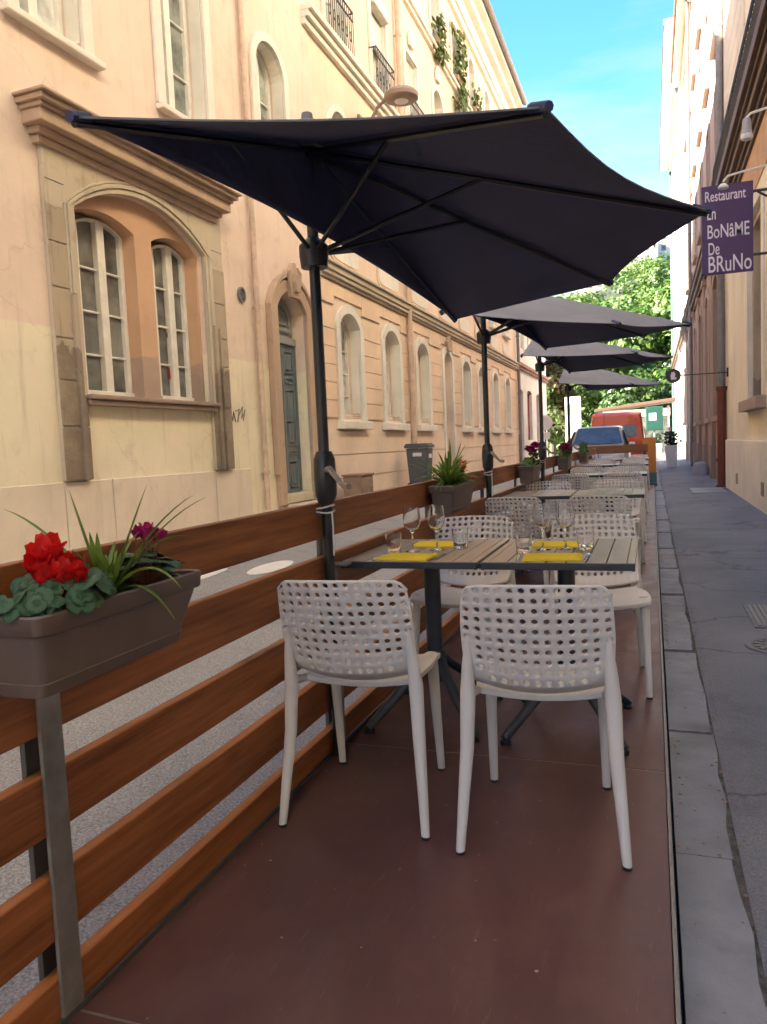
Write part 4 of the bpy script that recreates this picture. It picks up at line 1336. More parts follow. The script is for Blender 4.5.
def wine_glass(x, y, label, src=None):
    t = thing('wine_glass', label, 'wine glass', (x, y, ZT), 0, 'stemmed wine glasses on the set tables')
    outer = [(.033, .0), (.034, .002), (.012, .006), (.0042, .012), (.0036, .05), (.0040, .078), (.010, .086), (.026, .098), (.036, .118), (.039, .142), (.036, .170), (.0325, .195)]
    inner = [(.0312, .195), (.0347, .170), (.0376, .142), (.0345, .119), (.025, .101), (.009, .0895), (.0, .088)]
    mb = MB(); mb.lathe(outer + inner, n=24); mb.build('glass_body', 'glass', t, smooth=True, angle=60)
    return t
def tumbler(x, y, label):
    t = thing('tumbler', label, 'tumbler', (x, y, ZT), 0, 'water tumblers on the set tables')
    outer = [(.027, .0), (.031, .004), (.034, .05), (.036, .088)]
    inner = [(.0345, .088), (.0325, .05), (.029, .012), (.0, .010)]
    mb = MB(); mb.lathe(outer + inner, n=20); mb.build('glass_body', 'glass', t, smooth=True, angle=60)
    return t
def cutlery(x, y, rz, kind, label):
    t = MB()
    if kind == 'fork':
        t.path([(0, -.10, .004), (0, -.03, .004), (0, .03, .006), (0, .05, .007)], [.007, .004, .003, .008], 6, True, .35)
        for q in (-.006, -.002, .002, .006): t.tube((q, .05, .007), (q, .095, .005), .0013, n=4)
    else:
        t.path([(0, -.11, .004), (0, -.02, .004), (0, 0, .004)], [.006, .006, .004], 6, True, .5)
        t.add([(-.006, 0, .002), (.007, 0, .002), (.008, .06, .002), (.001, .10, .002), (-.006, .09, .002), (-.006, 0, .004), (.007, 0, .004), (.008, .06, .0035), (.001, .10, .003), (-.006, .09, .004)],
              [(4, 3, 2, 1, 0), (5, 6, 7, 8, 9), (0, 1, 6, 5), (1, 2, 7, 6), (2, 3, 8, 7), (3, 4, 9, 8), (4, 0, 5, 9)])
    o = t.build(kind, 'steel', None, smooth=True)
    o.location = (x, y, ZT); o.rotation_euler = (0, 0, rz)
    return tag(o, label, kind, 'cutlery on the set tables')
wine_glass(-.985, 3.16, 'left wine glass of the pair on the table by the parasol pole')
wine_glass(-.89, 3.21, 'right wine glass of the pair on the table by the parasol pole')
wine_glass(-.435, 3.22, 'left wine glass of the pair on the kerb side set table')
wine_glass(-.345, 3.25, 'right wine glass of the pair on the kerb side set table')
tumbler(-1.055, 3.11, 'water tumbler left of the wine glasses on the table by the parasol pole')
tumbler(-.80, 3.27, 'water tumbler right of the wine glasses on the table by the parasol pole')
tumbler(-.50, 3.13, 'water tumbler left of the wine glasses on the kerb side set table')
tumbler(-.265, 3.24, 'water tumbler right of the wine glasses on the kerb side set table')
for i, (x, y, rz, k, l) in enumerate((
        (-1.075, 2.985, .05, 'fork', 'steel fork left of the near napkin on the table by the parasol pole'),
        (-.825, 2.985, -.1, 'knife', 'steel knife right of the near napkin on the table by the parasol pole'),
        (-1.05, 3.40, .1, 'knife', 'steel knife left of the far napkin on the table by the parasol pole'),
        (-.80, 3.40, 0, 'fork', 'steel fork right of the far napkin on the table by the parasol pole'),
        (-.50, 2.99, .1, 'fork', 'steel fork left of the near napkin on the kerb side set table'),
        (-.24, 3.01, .0, 'knife', 'steel knife right of the near napkin on the kerb side set table'),
        (-.51, 3.38, 0, 'knife', 'steel knife left of the far napkin on the kerb side set table'),
        (-.26, 3.39, .1, 'fork', 'steel fork right of the far napkin on the kerb side set table'))):
    cutlery(x, y, rz, k, l)

# ================================================================== planters and plants
def make_planter(label):
    t = thing('planter_box', label, 'planter', (0, 0, 0), 0, 'taupe planter boxes hung on the fence')
    L, Wd = .280, .078           # half sizes at the rim
    def loop(l, w_, z, r=.02, n=4, yo=0):
        pts = []
        for (sx, sy, a0) in ((1, 1, 0), (-1, 1, pi / 2), (-1, -1, pi), (1, -1, 3 * pi / 2)):
            for k in range(n + 1):
                a = a0 + pi / 2 * k / n
                pts.append((sx * (w_ - r) + r * cos(a), sy * (l - r) + r * sin(a) + yo, z))
        return pts
    def skin(mb, loops):
        n = len(loops[0])
        mb.add([p for l in loops for p in l], [(i * n + k, i * n + (k + 1) % n, (i + 1) * n + (k + 1) % n, (i + 1) * n + k) for i in range(len(loops) - 1) for k in range(n)])
    mb = MB()
    bt = loop(L - .050, Wd - .022, -.012, yo=-.030)
    skin(mb, [loop(L - .054, Wd - .026, -.014, yo=-.030), bt, loop(L - .047, Wd - .017, .012, yo=-.027), loop(L - .049, Wd - .019, .014, yo=-.027), loop(L - .014, Wd - .008, .112, yo=-.003)])
    mb.add(list(reversed(loop(L - .054, Wd - .026, -.014, yo=-.030))), [tuple(range(20))])
    mb.build('tub', 'planter', t, smooth=True, angle=40)
    mb = MB()
    skin(mb, [loop(L - .008, Wd - .004, .108), loop(L - .004, Wd - .001, .112), loop(L, Wd, .145), loop(L - .004, Wd - .004, .149), loop(L - .010, Wd - .010, .146), loop(L - .016, Wd - .014, .10)])
    mb.build('rim', 'planter', t, smooth=True, angle=40)
    mb = MB()
    so_ = loop(L - .014, Wd - .012, .128)
    c = (0, 0, .134)
    mb.add(so_ + [c], [(k, (k + 1) % 20, 20) for k in range(20)])
    mb.build('soil', 'soil', t)
    return t
PXX = -1.146
plocs = [(1.375, .770), (4.44, .83), (7.48, .83), (10.6, .83), (13.7, .83)]
plab = ['taupe planter box with red cyclamen, spider plant and magenta cyclamen, nearest the camera',
        'taupe planter box with orange flowers and grassy leaves between the first two parasol poles',
        'taupe planter box with low green plants between the second and third parasol poles',
        'taupe planter box with magenta flowers beside the third parasol pole',
        'taupe planter box with a green bush, farthest along the fence']
pproto = None
for (y, z), l in zip(plocs, plab):
    if pproto is None: pproto = make_planter(l); pproto.location = (PXX, y, z)
    else: copy_tree(pproto, (PXX + .03, y, z), 0, l)

def leaf_disc(vs, fs, c, nrm, r, rnd, cup=.25, heart=True, n=12, tone=None):
    nrm = Vector(nrm).normalized()
    a = nrm.orthogonal().normalized(); a.rotate(Matrix.Rotation(rnd.uniform(0, 6.28), 3, nrm)); b = nrm.cross(a)
    o = len(vs)
    c = Vector(c)
    vs.append(tuple(c))
    rings = ((.35, .0), (.62, .3), (.82, .6), (1.0, 1.0)) if tone is not None else ((.55, .0), (1.0, 1.0))
    if tone is not None:
        b0 = rnd.uniform(-.12, .12)
        tone += [.22 + b0] + [.25 + b0] * n + [.62 + b0] * n + [.42 + b0] * n + [.15 + b0] * n
    for ring, k in rings:
        for i in range(n):
            t = 2 * pi * i / n
            rr = r * ring
            if heart:
                rr *= (1.0 + .12 * cos(t)) * (1 - .38 * math.exp(-((t - pi) / .35) ** 2))
            wob = rnd.uniform(-.05, .05) * r * k
            if tone is not None: wob += .035 * r * ring * sin(3 * t)
            p = c + a * cos(t) * rr + b * sin(t) * rr * .95 - nrm * (cup * r * ring * ring * .5 * (1 + .3 * cos(2 * t)) + wob)
            vs.append(tuple(p))
    for i in range(n):
        j = (i + 1) % n
        fs.append((o, o + 1 + i, o + 1 + j))
        for q in range(len(rings) - 1):
            fs.append((o + 1 + n * q + i, o + 1 + n * (q + 1) + i, o + 1 + n * (q + 1) + j, o + 1 + n * q + j))

def petal(vs, fs, base, d, side, L, W, curl, rnd):
    """a petal swept back from the flower's mouth"""
    base = Vector(base); d = Vector(d).normalized(); side = (Vector(side) - d * Vector(side).dot(d)).normalized(); nn = d.cross(side)
    o = len(vs); N = 5
    for i in range(N + 1):
        t = i / N
        wv = W * (sin(pi * min(1, .18 + .72 * t)) ** .8)
        c = base + d * L * t + nn * curl * L * (t * t)
        for k, q in ((0, -1), (1, -.35), (2, .35), (3, 1)):
            vs.append(tuple(c + side * wv * q + nn * (.12 * L * (q * q) * (1 - .5 * t)) + Vector((rnd.uniform(-1, 1), rnd.uniform(-1, 1), rnd.uniform(-1, 1))) * L * .035))
    for i in range(N):
        for k in range(3):
            q = o + i * 4 + k
            fs.append((q, q + 1, q + 5, q + 4))

def cyclamen(loc, label, petalmat, nleaf, nflow, lr, spread, fh, fl, seed, flowers=None, face=(0, 0)):
    rnd = random.Random(seed)
    t = thing('cyclamen', label, 'flower', loc)
    vs, fs, tone = [], [], []
    st = MB()
    for i in range(nleaf):
        a = rnd.uniform(0, 2 * pi); q = sqrt(rnd.uniform(.02, 1))
        x, y = spread[0] * q * cos(a), spread[1] * q * sin(a)
        z = .016 + .055 * (1 - q) + rnd.uniform(0, .028)
        leaf_disc(vs, fs, (x, y, z), (x * 3.2 + rnd.uniform(-.25, .25) + face[0] * rnd.uniform(-.2, 1), y * 2.2 + rnd.uniform(-.25, .25) + face[1] * rnd.uniform(-.2, 1), .6), lr * rnd.uniform(.7, 1.15), rnd, .16, True, 14, tone)
        st.path([(x * .25, y * .25, -.012), (x * .6, y * .6, z * .7), (x, y, z - .003)], .0014, 4, False)
    fo = raw('foliage', vs, fs, 'cyc_leaf', t, True)
    at = fo.data.attributes.new('tone', 'FLOAT', 'POINT')
    at.data.foreach_set('value', tone)
    st2 = MB()
    fpos = flowers or []
    if not fpos:
        for i in range(nflow):
            a = rnd.uniform(0, 2 * pi); q = sqrt(rnd.uniform(0, 1))
            fpos.append((spread[0] * .5 * q * cos(a), spread[1] * .5 * q * sin(a), fh * rnd.uniform(.82, 1.1)))
    for (x, y, z) in fpos:
        vs, fs = [], []
        ax = Vector((rnd.uniform(-.5, .5), rnd.uniform(-.5, .5), 1)).normalized()
        for k in range(5):
            a = 2 * pi * k / 5 + rnd.uniform(-.15, .15)
            s1 = ax.orthogonal().normalized(); s1.rotate(Matrix.Rotation(a, 3, ax)); s2 = ax.cross(s1)
            d = ax * rnd.uniform(.7, 1.0) + s1 * rnd.uniform(.35, .75)
            petal(vs, fs, Vector((x, y, z)) + s1 * fl * .12, d, s2, fl * rnd.uniform(.85, 1.1), fl * .40, rnd.uniform(-.05, .25), rnd)
        raw('flower', vs, fs, petalmat, t, True)
        st.path([(x * .3, y * .3, -.012), (x * .7, y * .7, z * .6), (x, y, z + fl * .05)], .0018, 5, False)
    st.build('stems', 'stem', t)
    return t

def grass_plant(loc, label, blades, mat='grass_leaf', wd=.007, seed=1, name='spider_plant'):
    rnd = random.Random(seed)
    t = thing(name, label, 'plant', loc)
    vs, fs = [], []
    for (az, L, up_, droop) in blades:
        d = Vector((cos(az), sin(az), 0)); s_ = Vector((-sin(az), cos(az), 0))
        o = len(vs); N = 9
        for i in range(N + 1):
            u = i / N
            p = d * (L * u * cos(up_) + .004) + Vector((0, 0, L * u * sin(up_) - droop * L * u * u))
            p += s_ * (.03 * L * sin(2.5 * u))
            w_ = wd * (1 - u ** 3.5) * (.55 + .9 * min(1, u * 4)) * .5 + .0006
            vs += [tuple(p - s_ * w_ + Vector((0, 0, w_ * .5))), tuple(p), tuple(p + s_ * w_ + Vector((0, 0, w_ * .5)))]
        for i in range(N):
            for k in (0, 1):
                q = o + i * 3 + k
                fs.append((q, q + 1, q + 4, q + 3))
    raw('leaves', vs, fs, mat, t, True)
    return t

PZ = .768 + .134
rg = random.Random(21)
cyclamen((PXX + .015, 1.225, PZ), 'red flowering cyclamen with marbled round leaves in the nearest planter', 'red_petal', 48, 0, .029, (.080, .130), .1, .046, 4,
         flowers=[(-.01, -.045, .085), (.02, -.03, .07), (-.01, .0, .085), (.03, -.015, .05), (.035, .012, .045), (-.02, -.02, .105), (.0, .02, .075), (.03, .025, .06), (.0, -.01, .095), (-.03, .01, .11), (.025, .0, .03), (.01, -.05, .06)],
         face=(.75, -.75))
bl = [(radians(199), 0.390, 1.01, .31), (radians(199), 0.280, 1.35, .10), (radians(19), 0.302, 1.23, .11), (radians(19), 0.390, 1.03, .29), (radians(27), 0.403, .98, .30), (radians(10), .20, .72, .91), (radians(60), .22, 1.2, .3), (radians(160), .17, 1.3, .1), (radians(205), .33, 1.1, .55), (radians(30), .36, 1.0, .5), (radians(0), .3, .9, .7)]
for k in range(60): bl.append((rg.uniform(0, 6.28), rg.uniform(.05, .17), rg.uniform(.8, 1.45), rg.uniform(.05, .45)))
grass_plant((PXX, 1.385, PZ - .006), 'spider plant with long arching green blades between the two cyclamens', bl, wd=.012, seed=3)
cyclamen((PXX, 1.53, PZ), 'magenta flowering cyclamen with layered dark leaves at the far end of the nearest planter', 'magenta_petal', 52, 7, .021, (.066, .09), .125, .028, 8,
         flowers=[(-.01, -.02, .115), (.0, -.005, .12), (.012, -.015, .11), (.005, .012, .118), (-.012, .01, .108), (.02, .03, .105), (.0, .035, .10)])

# planter two: grassy tuft and orange flowers
bl = []
for k in range(90): bl.append((rg.uniform(0, 6.28), rg.uniform(.16, .36), rg.uniform(.7, 1.45), rg.uniform(.2, .8)))
grass_plant((PXX + .03, 4.32, .96), 'grassy light green tuft in the planter with orange flowers', bl, wd=.012, seed=5, name='grass_tuft')
def bush(loc, label, leaf, fmat, r, n, nf, seed, hgt=.16, name='flower_bush', fsz=.035):
    rnd = random.Random(seed)
    t = thing(name, label, 'plant', loc)
    vs, fs = [], []
    for i in range(n):
        a = rnd.uniform(0, 6.28); q = sqrt(rnd.random()); z = rnd.uniform(0, 1)
        k = sqrt(max(0, 1 - (z * .9) ** 2))
        p = (r[0] * q * k * cos(a), r[1] * q * k * sin(a), z * hgt)
        leaf_disc(vs, fs, p, (p[0] * 4 + rnd.uniform(-.5, .5), p[1] * 4 + rnd.uniform(-.5, .5), .5), rnd.uniform(.012, .024), rnd, .3, False, 6)
    raw('foliage', vs, fs, leaf, t)
    if nf:
        for i in range(nf):
            a = rnd.uniform(0, 6.28); q = sqrt(rnd.random())
            c = Vector((r[0] * .8 * q * cos(a), r[1] * .8 * q * sin(a), hgt * rnd.uniform(.9, 1.45)))
            vs, fs = [], []
            for k in range(7):
                s1 = Vector((cos(k * .9), sin(k * .9), rnd.uniform(.1, .9)))
                petal(vs, fs, c, s1, s1.cross(Vector((0, 0, 1)) + Vector((.1, 0, 0))), fsz, fsz * .45, .2, rnd)
            raw('flower', vs, fs, fmat, t)
    return t
bush((PXX + .03, 4.52, .96), 'orange flowering plant beside the grassy tuft in the second planter', 'herb', 'orange_petal', (.06, .12), 120, 9, 31, .10)
bush((PXX + .03, 7.42, .96), 'low green bedding plant in the planter between the second and third parasol poles', 'herb', None, (.07, .2), 200, 0, 32, .09, 'bedding_plant')
bush((PXX + .03, 7.72, .96), 'magenta flowering plant at the back of the planter between the second and third parasol poles', 'herb', 'magenta_petal', (.06, .10), 90, 14, 33, .16, fsz=.05)
bush((PXX + .03, 10.6, .96), 'magenta flowering plant in the planter beside the third parasol pole', 'herb', 'magenta_petal', (.07, .2), 220, 16, 34, .14, fsz=.05)
bush((PXX + .03, 13.7, .96), 'round green bush in the farthest planter along the fence', 'herb', None, (.09, .22), 300, 0, 35, .2, 'bedding_plant')

# ================================================================== street furniture, left pavement
t = thing('wheelie_bin', 'grey wheelie bin with a white label against the orange house wall', 'bin', (-4.42, 14.9, .32))
mb = MB()
def bloop(w_, d_, z): return [(-d_, -w_, z), (d_, -w_, z), (d_, w_, z), (-d_, w_, z)]
mb.add(bloop(.17, .18, .08) + bloop(.215, .225, .86), [(0, 1, 5, 4), (1, 2, 6, 5), (2, 3, 7, 6), (3, 0, 4, 7), (3, 2, 1, 0), (4, 5, 6, 7)])
mb.build('bin_body', 'bin', t, bevel=.025)
mb = MB(); mb.box(-.24, .25, -.24, .24, .865, .93); mb.box(-.24, .22, -.21, .21, .93, .955); mb.build('lid', 'bin', t, bevel=.02)
mb = MB(); mb.tube((-.25, -.20, .90), (-.25, .20, .90), .02, n=8); mb.build('handle', 'bin', t)
for s in (-1, 1):
    mb = MB(); mb.lathe([(.0, -.03), (.08, -.03), (.09, 0), (.08, .03), (0, .03)], (-.16, s * .17, .09), 14, 'y'); mb.build('wheel', 'rubber', t, smooth=True)
mb = MB(); mb.box(-.08, .10, -.2185, -.205, .70, .77); mb.build('label_plate', 'paper', t)
mb = MB(); mb.box(.205, .226, -.09, .09, .66, .74); mb.build('label_plate', 'paper', t)

t = thing('utility_box', 'small brown weathered utility box standing on the left pavement beside the grey door', 'utility box', (-4.55, 11.75, .31))
mb = MB(); mb.box(-.16, .16, -.27, .27, 0, .47); mb.build('cabinet', 'box_brown', t, bevel=.012)
mb = MB(); mb.box(-.18, .18, -.29, .29, .47, .50); mb.build('lid', 'box_brown', t, bevel=.008)
mb = MB(); mb.box(.16, .172, -.23, .23, .05, .42); mb.box(.17, .185, .15, .19, .2, .28); mb.build('hatch', 'box_brown', t, bevel=.004)

t = thing('street_lamp', 'round grey street lamp on a curved arm fixed to the left house wall', 'street lamp', (-4.93, 13.6, 6.6))
mb = MB(); mb.box(0.004, .06, -.10, .10, -.1, .62); mb.build('wall_plate', 'lamp_grey', t, bevel=.01)
mb = MB(); mb.path([(.06, 0, .05), (.16, 0, .25), (.22, 0, .48), (.36, 0, .70), (.58, 0, .86), (.82, 0, .93)], [.035, .035, .033, .03, .028, .026], 10); mb.build('arm', 'lamp_grey', t, smooth=True)
mb = MB(); mb.lathe([(.0, .10), (.10, .09), (.26, .06), (.31, .0), (.30, -.06), (.24, -.09), (.13, -.10), (.13, -.09), (0, -.09)], (.82, 0, .83), 24); hd = mb.build('lamp_head', 'lamp_grey', t, smooth=True)
mb = MB(); mb.lathe([(.0, -.098), (.125, -.098), (.125, -.105), (.06, -.115), (0, -.117)], (.82, 0, .83), 20); mb.build('lens', 'lamp_white', hd, smooth=True)

def window_plant(loc, label, rx, h, n, seed):
    rnd = random.Random(seed)
    t = thing('balcony_plant', label, 'plant', loc, 0, 'plants on the third floor windows')
    mb = MB(); mb.box(-.02, .16, -rx, rx, 0, .14); mb.build('trough', 'box_brown', t, bevel=.01)
    vs, fs = [], []
    for i in range(n):
        q = rnd.random()
        z = .16 + rnd.uniform(-.55, .7) * h
        x = .10 + rnd.uniform(-.06, .16) * (1 if z > 0 else 1.2)
        leaf_disc(vs, fs, (x, rnd.gauss(0, rx * .5), z), (1, rnd.uniform(-.8, .8), rnd.uniform(-.3, 1)), rnd.uniform(.04, .09), rnd, .3, False, 6)
    raw('foliage', vs, fs, 'window_plant', t)
    return t
window_plant((-4.90, 19.35, 10.955), 'bushy green plant hanging from a third floor window sill, first under the eaves', .42, .8, 170, 1)
window_plant((-4.90, 21.48, 10.955), 'tall bright green climbing plant at a third floor window under the eaves', .46, 1.8, 340, 2)
window_plant((-4.90, 23.5, 10.955), 'small sparse plant on the third floor window sill farthest along', .35, .9, 110, 3)

# ================================================================== right side furniture
def text_mesh(name, body, size, mat, parent, loc, sx=1.0, bold=0.0):
    cu = bpy.data.curves.new(name, 'FONT')
    cu.body = body; cu.size = size; cu.extrude = .003; cu.align_x = 'LEFT'; cu.offset = bold
    tmp = bpy.data.objects.new(name, cu); COL.objects.link(tmp)
    dg = bpy.context.evaluated_depsgraph_get()
    me = bpy.data.meshes.new_from_object(tmp.evaluated_get(dg))
    bpy.data.objects.remove(tmp); bpy.data.curves.remove(cu)
    me.name = name
    # stand it up in the XZ plane facing -Y
    for v in me.vertices: v.co = Vector((v.co.x * sx, -v.co.z, v.co.y))
    me.materials.clear(); me.materials.append(M[mat])
    o = bpy.data.objects.new(name, me); COL.objects.link(o); o.parent = parent; o.location = loc
    return o

SX, SY, SZ = .80, 9.3, 3.40
t = thing('hanging_sign', 'purple restaurant sign with white lettering hanging from an iron bracket on the right wall', 'sign', (SX, SY, SZ))
mb = MB(); mb.box(-.255, .255, -.018, .018, -.47, .47); mb.build('board', 'sign_purple', t, bevel=.004)
for (txt, s_, x, z, k) in (('Restaurant', .155, -.225, .305, .60), ('En', .185, -.205, .115, .52), ('BoN\u00e2ME', .205, -.205, -.085, .575), ('De', .185, -.195, -.26, .52), ('BRuNo', .245, -.200, -.445, .60)):
    text_mesh('lettering', txt, s_, 'sign_text', t, (x, -.0205, z), k, .0012)
mb = MB()
for z in (.36, -.30): mb.box(.255, .895, -.012, .012, z - .012, z + .012)
mb.tube((.30, 0, .35), (.89, 0, -.05), .012, n=6)
mb.box(.86, .898, -.05, .05, -.38, .44)
mb.build('bracket', 'iron', t)
t = thing('sign_lamp', 'small white lamp on a thin arm lighting the purple sign from the front', 'lamp', (1.70, 9.0, 3.75))
mb = MB(); mb.path([(-.004, .0, .14), (-.50, .0, .17), (-.80, -.02, .13), (-.92, -.05, .10), (-.965, -.05, .05)], .011, 8); mb.box(-.02, -.003, -.05, .05, .07, .21); mb.build('arm', 'white_paint', t, smooth=True)
mb = MB(); mb.lathe([(0, .035), (.025, .03), (.052, .0), (.050, -.018), (.0, -.022)], (-.965, -.05, .0), 18); mb.build('lamp_head', 'lamp_white', t, smooth=True)
t = thing('spotlight', 'silver cylinder spotlight on a thin white arm under the right cornice', 'lamp', (1.70, 7.0, 3.75))
mb = MB(); mb.path([(-.004, 0, .14), (-.6, 0, .04), (-.92, 0, -.02), (-.95, 0, -.05)], .010, 8); mb.box(-.02, -.003, -.05, .05, .07, .21); mb.build('arm', 'white_paint', t, smooth=True)
mb = MB(); mb.lathe([(0, .0), (.028, -.005), (.034, -.03), (.036, -.10), (.040, -.105), (.043, -.125)], (-.95, 0, -.05), 18); mb.build('lamp_body', 'lamp_silver', t, smooth=True)
mb = MB(); mb.lathe([(.043, -.1255), (.046, -.15), (.040, -.165), (0, -.168)], (-.95, 0, -.05), 18); mb.build('lens', 'lamp_white', t, smooth=True)

t = thing('round_sign', 'small round dark sign with a pale emblem sticking out from the far right wall', 'sign', (.50, 19.7, 2.62))
mb = MB(); mb.lathe([(0, -.03), (.16, -.03), (.17, 0), (.16, .03), (0, .03)], (0, 0, 0), 28, 'y'); mb.build('disc', 'iron', t, smooth=True)
mb = MB(); mb.prism([(-.05, -.09), (.07, -.09), (.07, -.04), (.03, -.03), (.05, .04), (.02, .09), (-.04, .08), (-.06, .0)], lambda a, b, d: (a, d, b), -.036, -.031); mb.build('emblem', 'sign_text', t)
mb = MB(); mb.prism([(-.11, -.04), (-.07, -.07), (-.06, .03), (-.09, .06)], lambda a, b, d: (a, d, b), -.036, -.031); mb.build('emblem', 'sign_purple', t)
mb = MB(); mb.box(.17, 1.19, -.012, .012, -.012, .012); mb.box(1.16, 1.198, -.05, .05, -.1, .1); mb.build('bracket', 'iron', t)

# covers in the pavement
t = thing('drain_grate', 'rectangular ribbed metal grate set in the right pavement', 'grate', (.86, 5.82, -.0765))
mb = MB(); mb.box(-.24, .24, -.36, .36, -.02, .006)
mb.build('frame', 'grille', t)
mb = MB()
for k in range(13): mb.box(-.215 + k * .034, -.195 + k * .034, -.33, .33, .006, .014)
mb.build('ribs', 'alu', t)
t = thing('manhole_cover', 'round patterned cast manhole cover in the right pavement in front of the grate', 'manhole cover', (.72, 5.0, -.0785))
mb = MB(); mb.lathe([(.0, .004), (.17, .004), (.175, .008), (.205, .008), (.21, .0)], n=36); mb.build('frame', 'grille', t, smooth=True)
mb = MB()
for q in range(3):
    for k in range(6 + 4 * q):
        a = 2 * pi * k / (6 + 4 * q) + q * .3; r = .045 + .05 * q
        c, s_ = cos(a), sin(a)
        pts_ = [(r * c + u * c * .016 - v * s_ * .013, r * s_ + u * s_ * .016 + v * c * .013) for u, v in ((-1, -1), (1, -1), (1, 1), (-1, 1))]
        mb.add([(x, y, .003) for x, y in pts_] + [(x, y, .011) for x, y in pts_], [(4, 5, 6, 7), (0, 1, 5, 4), (1, 2, 6, 5), (2, 3, 7, 6), (3, 0, 4, 7)])
mb.build('studs', 'alu', t)
t = thing('access_hatch', 'flat rectangular metal hatch in the pavement near the rusty pipe foot', 'hatch', (1.2, 19.0, -.074))
mb = MB(); mb.box(-.38, .38, -.9, .9, -.02, .008); mb.build('frame', 'grille', t)
mb = MB(); mb.box(-.34, .34, -.85, -.02, .008, .013); mb.box(-.34, .34, .02, .85, .008, .013); mb.build('plate', 'galv', t)
t = MB(); rnd = random.Random(6)
N = 14
def rock(cx, cy, w_, d_, h):
    vs = []
    for z, k in ((0, 1.0), (h * .55, .92), (h * .9, .7), (h, .35)):
        for i in range(N):
            a = 2 * pi * i / N; e = rnd.uniform(.93, 1.05)
            ca, sa = cos(a), sin(a)
            vs.append((cx + w_ * k * e * math.copysign(abs(ca) ** .6, ca), cy + d_ * k * e * math.copysign(abs(sa) ** .6, sa), z))
    fs = [(j * N + i, j * N + (i + 1) % N, (j + 1) * N + (i + 1) % N, (j + 1) * N + i) for j in range(3) for i in range(N)] + [tuple(3 * N + i for i in range(N))]
    t.add(vs, fs)
rock(0, 0, .26, .5, .42)
o = t.build('guard_stone', 'kerb', None, smooth=True); o.location = (1.45, 26.3, -.075)
tag(o, 'low worn guard stone at the foot of the right wall beyond the rusty pipe', 'stone')

# litter and worn patches: dark stain on asphalt
mb = MB()
rnd = random.Random(8)
for (cx, cy, r) in ((.285, 1.86, .035), (.33, 1.90, .03), (.27, 1.78, .02)):
    n = 16
    mb.add([(cx + r * rnd.uniform(.6, 1.2) * cos(2 * pi * k / n), cy + 1.5 * r * rnd.uniform(.6, 1.2) * sin(2 * pi * k / n), -.0795) for k in range(n)], [tuple(range(n))])
struct(mb.build('pavement_stain', 'soil'))

# ================================================================== far end: cars, signs, shelter
def make_car(label, loc, rz, paint, L, Wd, H, kind, prof, glassdef, group=None):
    t = thing('parked_' + kind, label, kind, loc, rz)
    # profile: list of (y, z, halfwidth); body as lofted sections across the length; -y is the front
    secs = prof
    def ring(y, z0, zb, zr, wb, wr):
        return [(-wb * .94, y, z0), (-wb, y, z0 + .12), (-wb, y, zb), (-wr, y, zr - .05), (-wr * .86, y, zr), (wr * .86, y, zr), (wr, y, zr - .05), (wb, y, zb), (wb, y, z0 + .12), (wb * .94, y, z0)]
    mb = MB()
    rs = [ring(*q) for q in secs]
    n = 10
    mb.add([p for r in rs for p in r], [(i * n + k, i * n + (k + 1) % n, (i + 1) * n + (k + 1) % n, (i + 1) * n + k) for i in range(len(rs) - 1) for k in range(n)] + [tuple(range(n)), tuple((len(rs) - 1) * n + k for k in range(n))])
    mb.build('body', paint, t, smooth=True, bevel=.03, angle=40)
    for gname, quad in glassdef:
        mb = MB()
        a, b, c, d = [Vector(p) for p in quad]
        nn = (b - a).cross(d - a).normalized()
        mb.add([p + nn * .006 for p in (a, b, c, d)] + [p + nn * .014 for p in (a, b, c, d)], [(0, 1, 2, 3), (4, 5, 6, 7), (0, 1, 5, 4), (1, 2, 6, 5), (2, 3, 7, 6), (3, 0, 4, 7)])
        mb.build(gname, 'car_glass', t)
    for sx in (-1, 1):
        for y in (-L * .31, L * .31):
            mb = MB(); mb.lathe([(.20, -.10), (.30, -.10), (.32, -.06), (.32, .06), (.30, .10), (.2, .10)], (sx * (Wd / 2 - .10), y, .32), 22, 'x'); wl = mb.build('wheel', 'rubber', t, smooth=True)
            mb = MB(); mb.lathe([(0, -.08), (.2, -.09), (.2, .09), (0, .08)], (sx * (Wd / 2 - .10), y, .32), 16, 'x'); mb.build('rim', 'rim', wl, smooth=True)
        mb = MB(); mb.path([(sx * Wd * .49, -L * .18, 1.0), (sx * (Wd / 2 + .06), -L * .19, 1.02), (sx * (Wd / 2 + .16), -L * .19, 1.03)], [.03, .07, .05], 8); mb.build('mirror', paint, t, smooth=True)
        mb = MB(); mb.box(sx * Wd * .26, sx * Wd * .45, -L / 2 - .012, -L / 2 + .03, .62, .76); mb.build('headlight', 'light_lens', t, bevel=.02)
    mb = MB(); mb.box(-.26, .26, -L / 2 - .02, -L / 2 - .002, .38, .48); mb.build('number_plate', 'paper', t)
    mb = MB(); mb.box(-Wd * .46, Wd * .46, -L / 2 - .03, -L / 2 + .05, .22, .36); mb.build('bumper', 'rubber', t, bevel=.02)
    return t
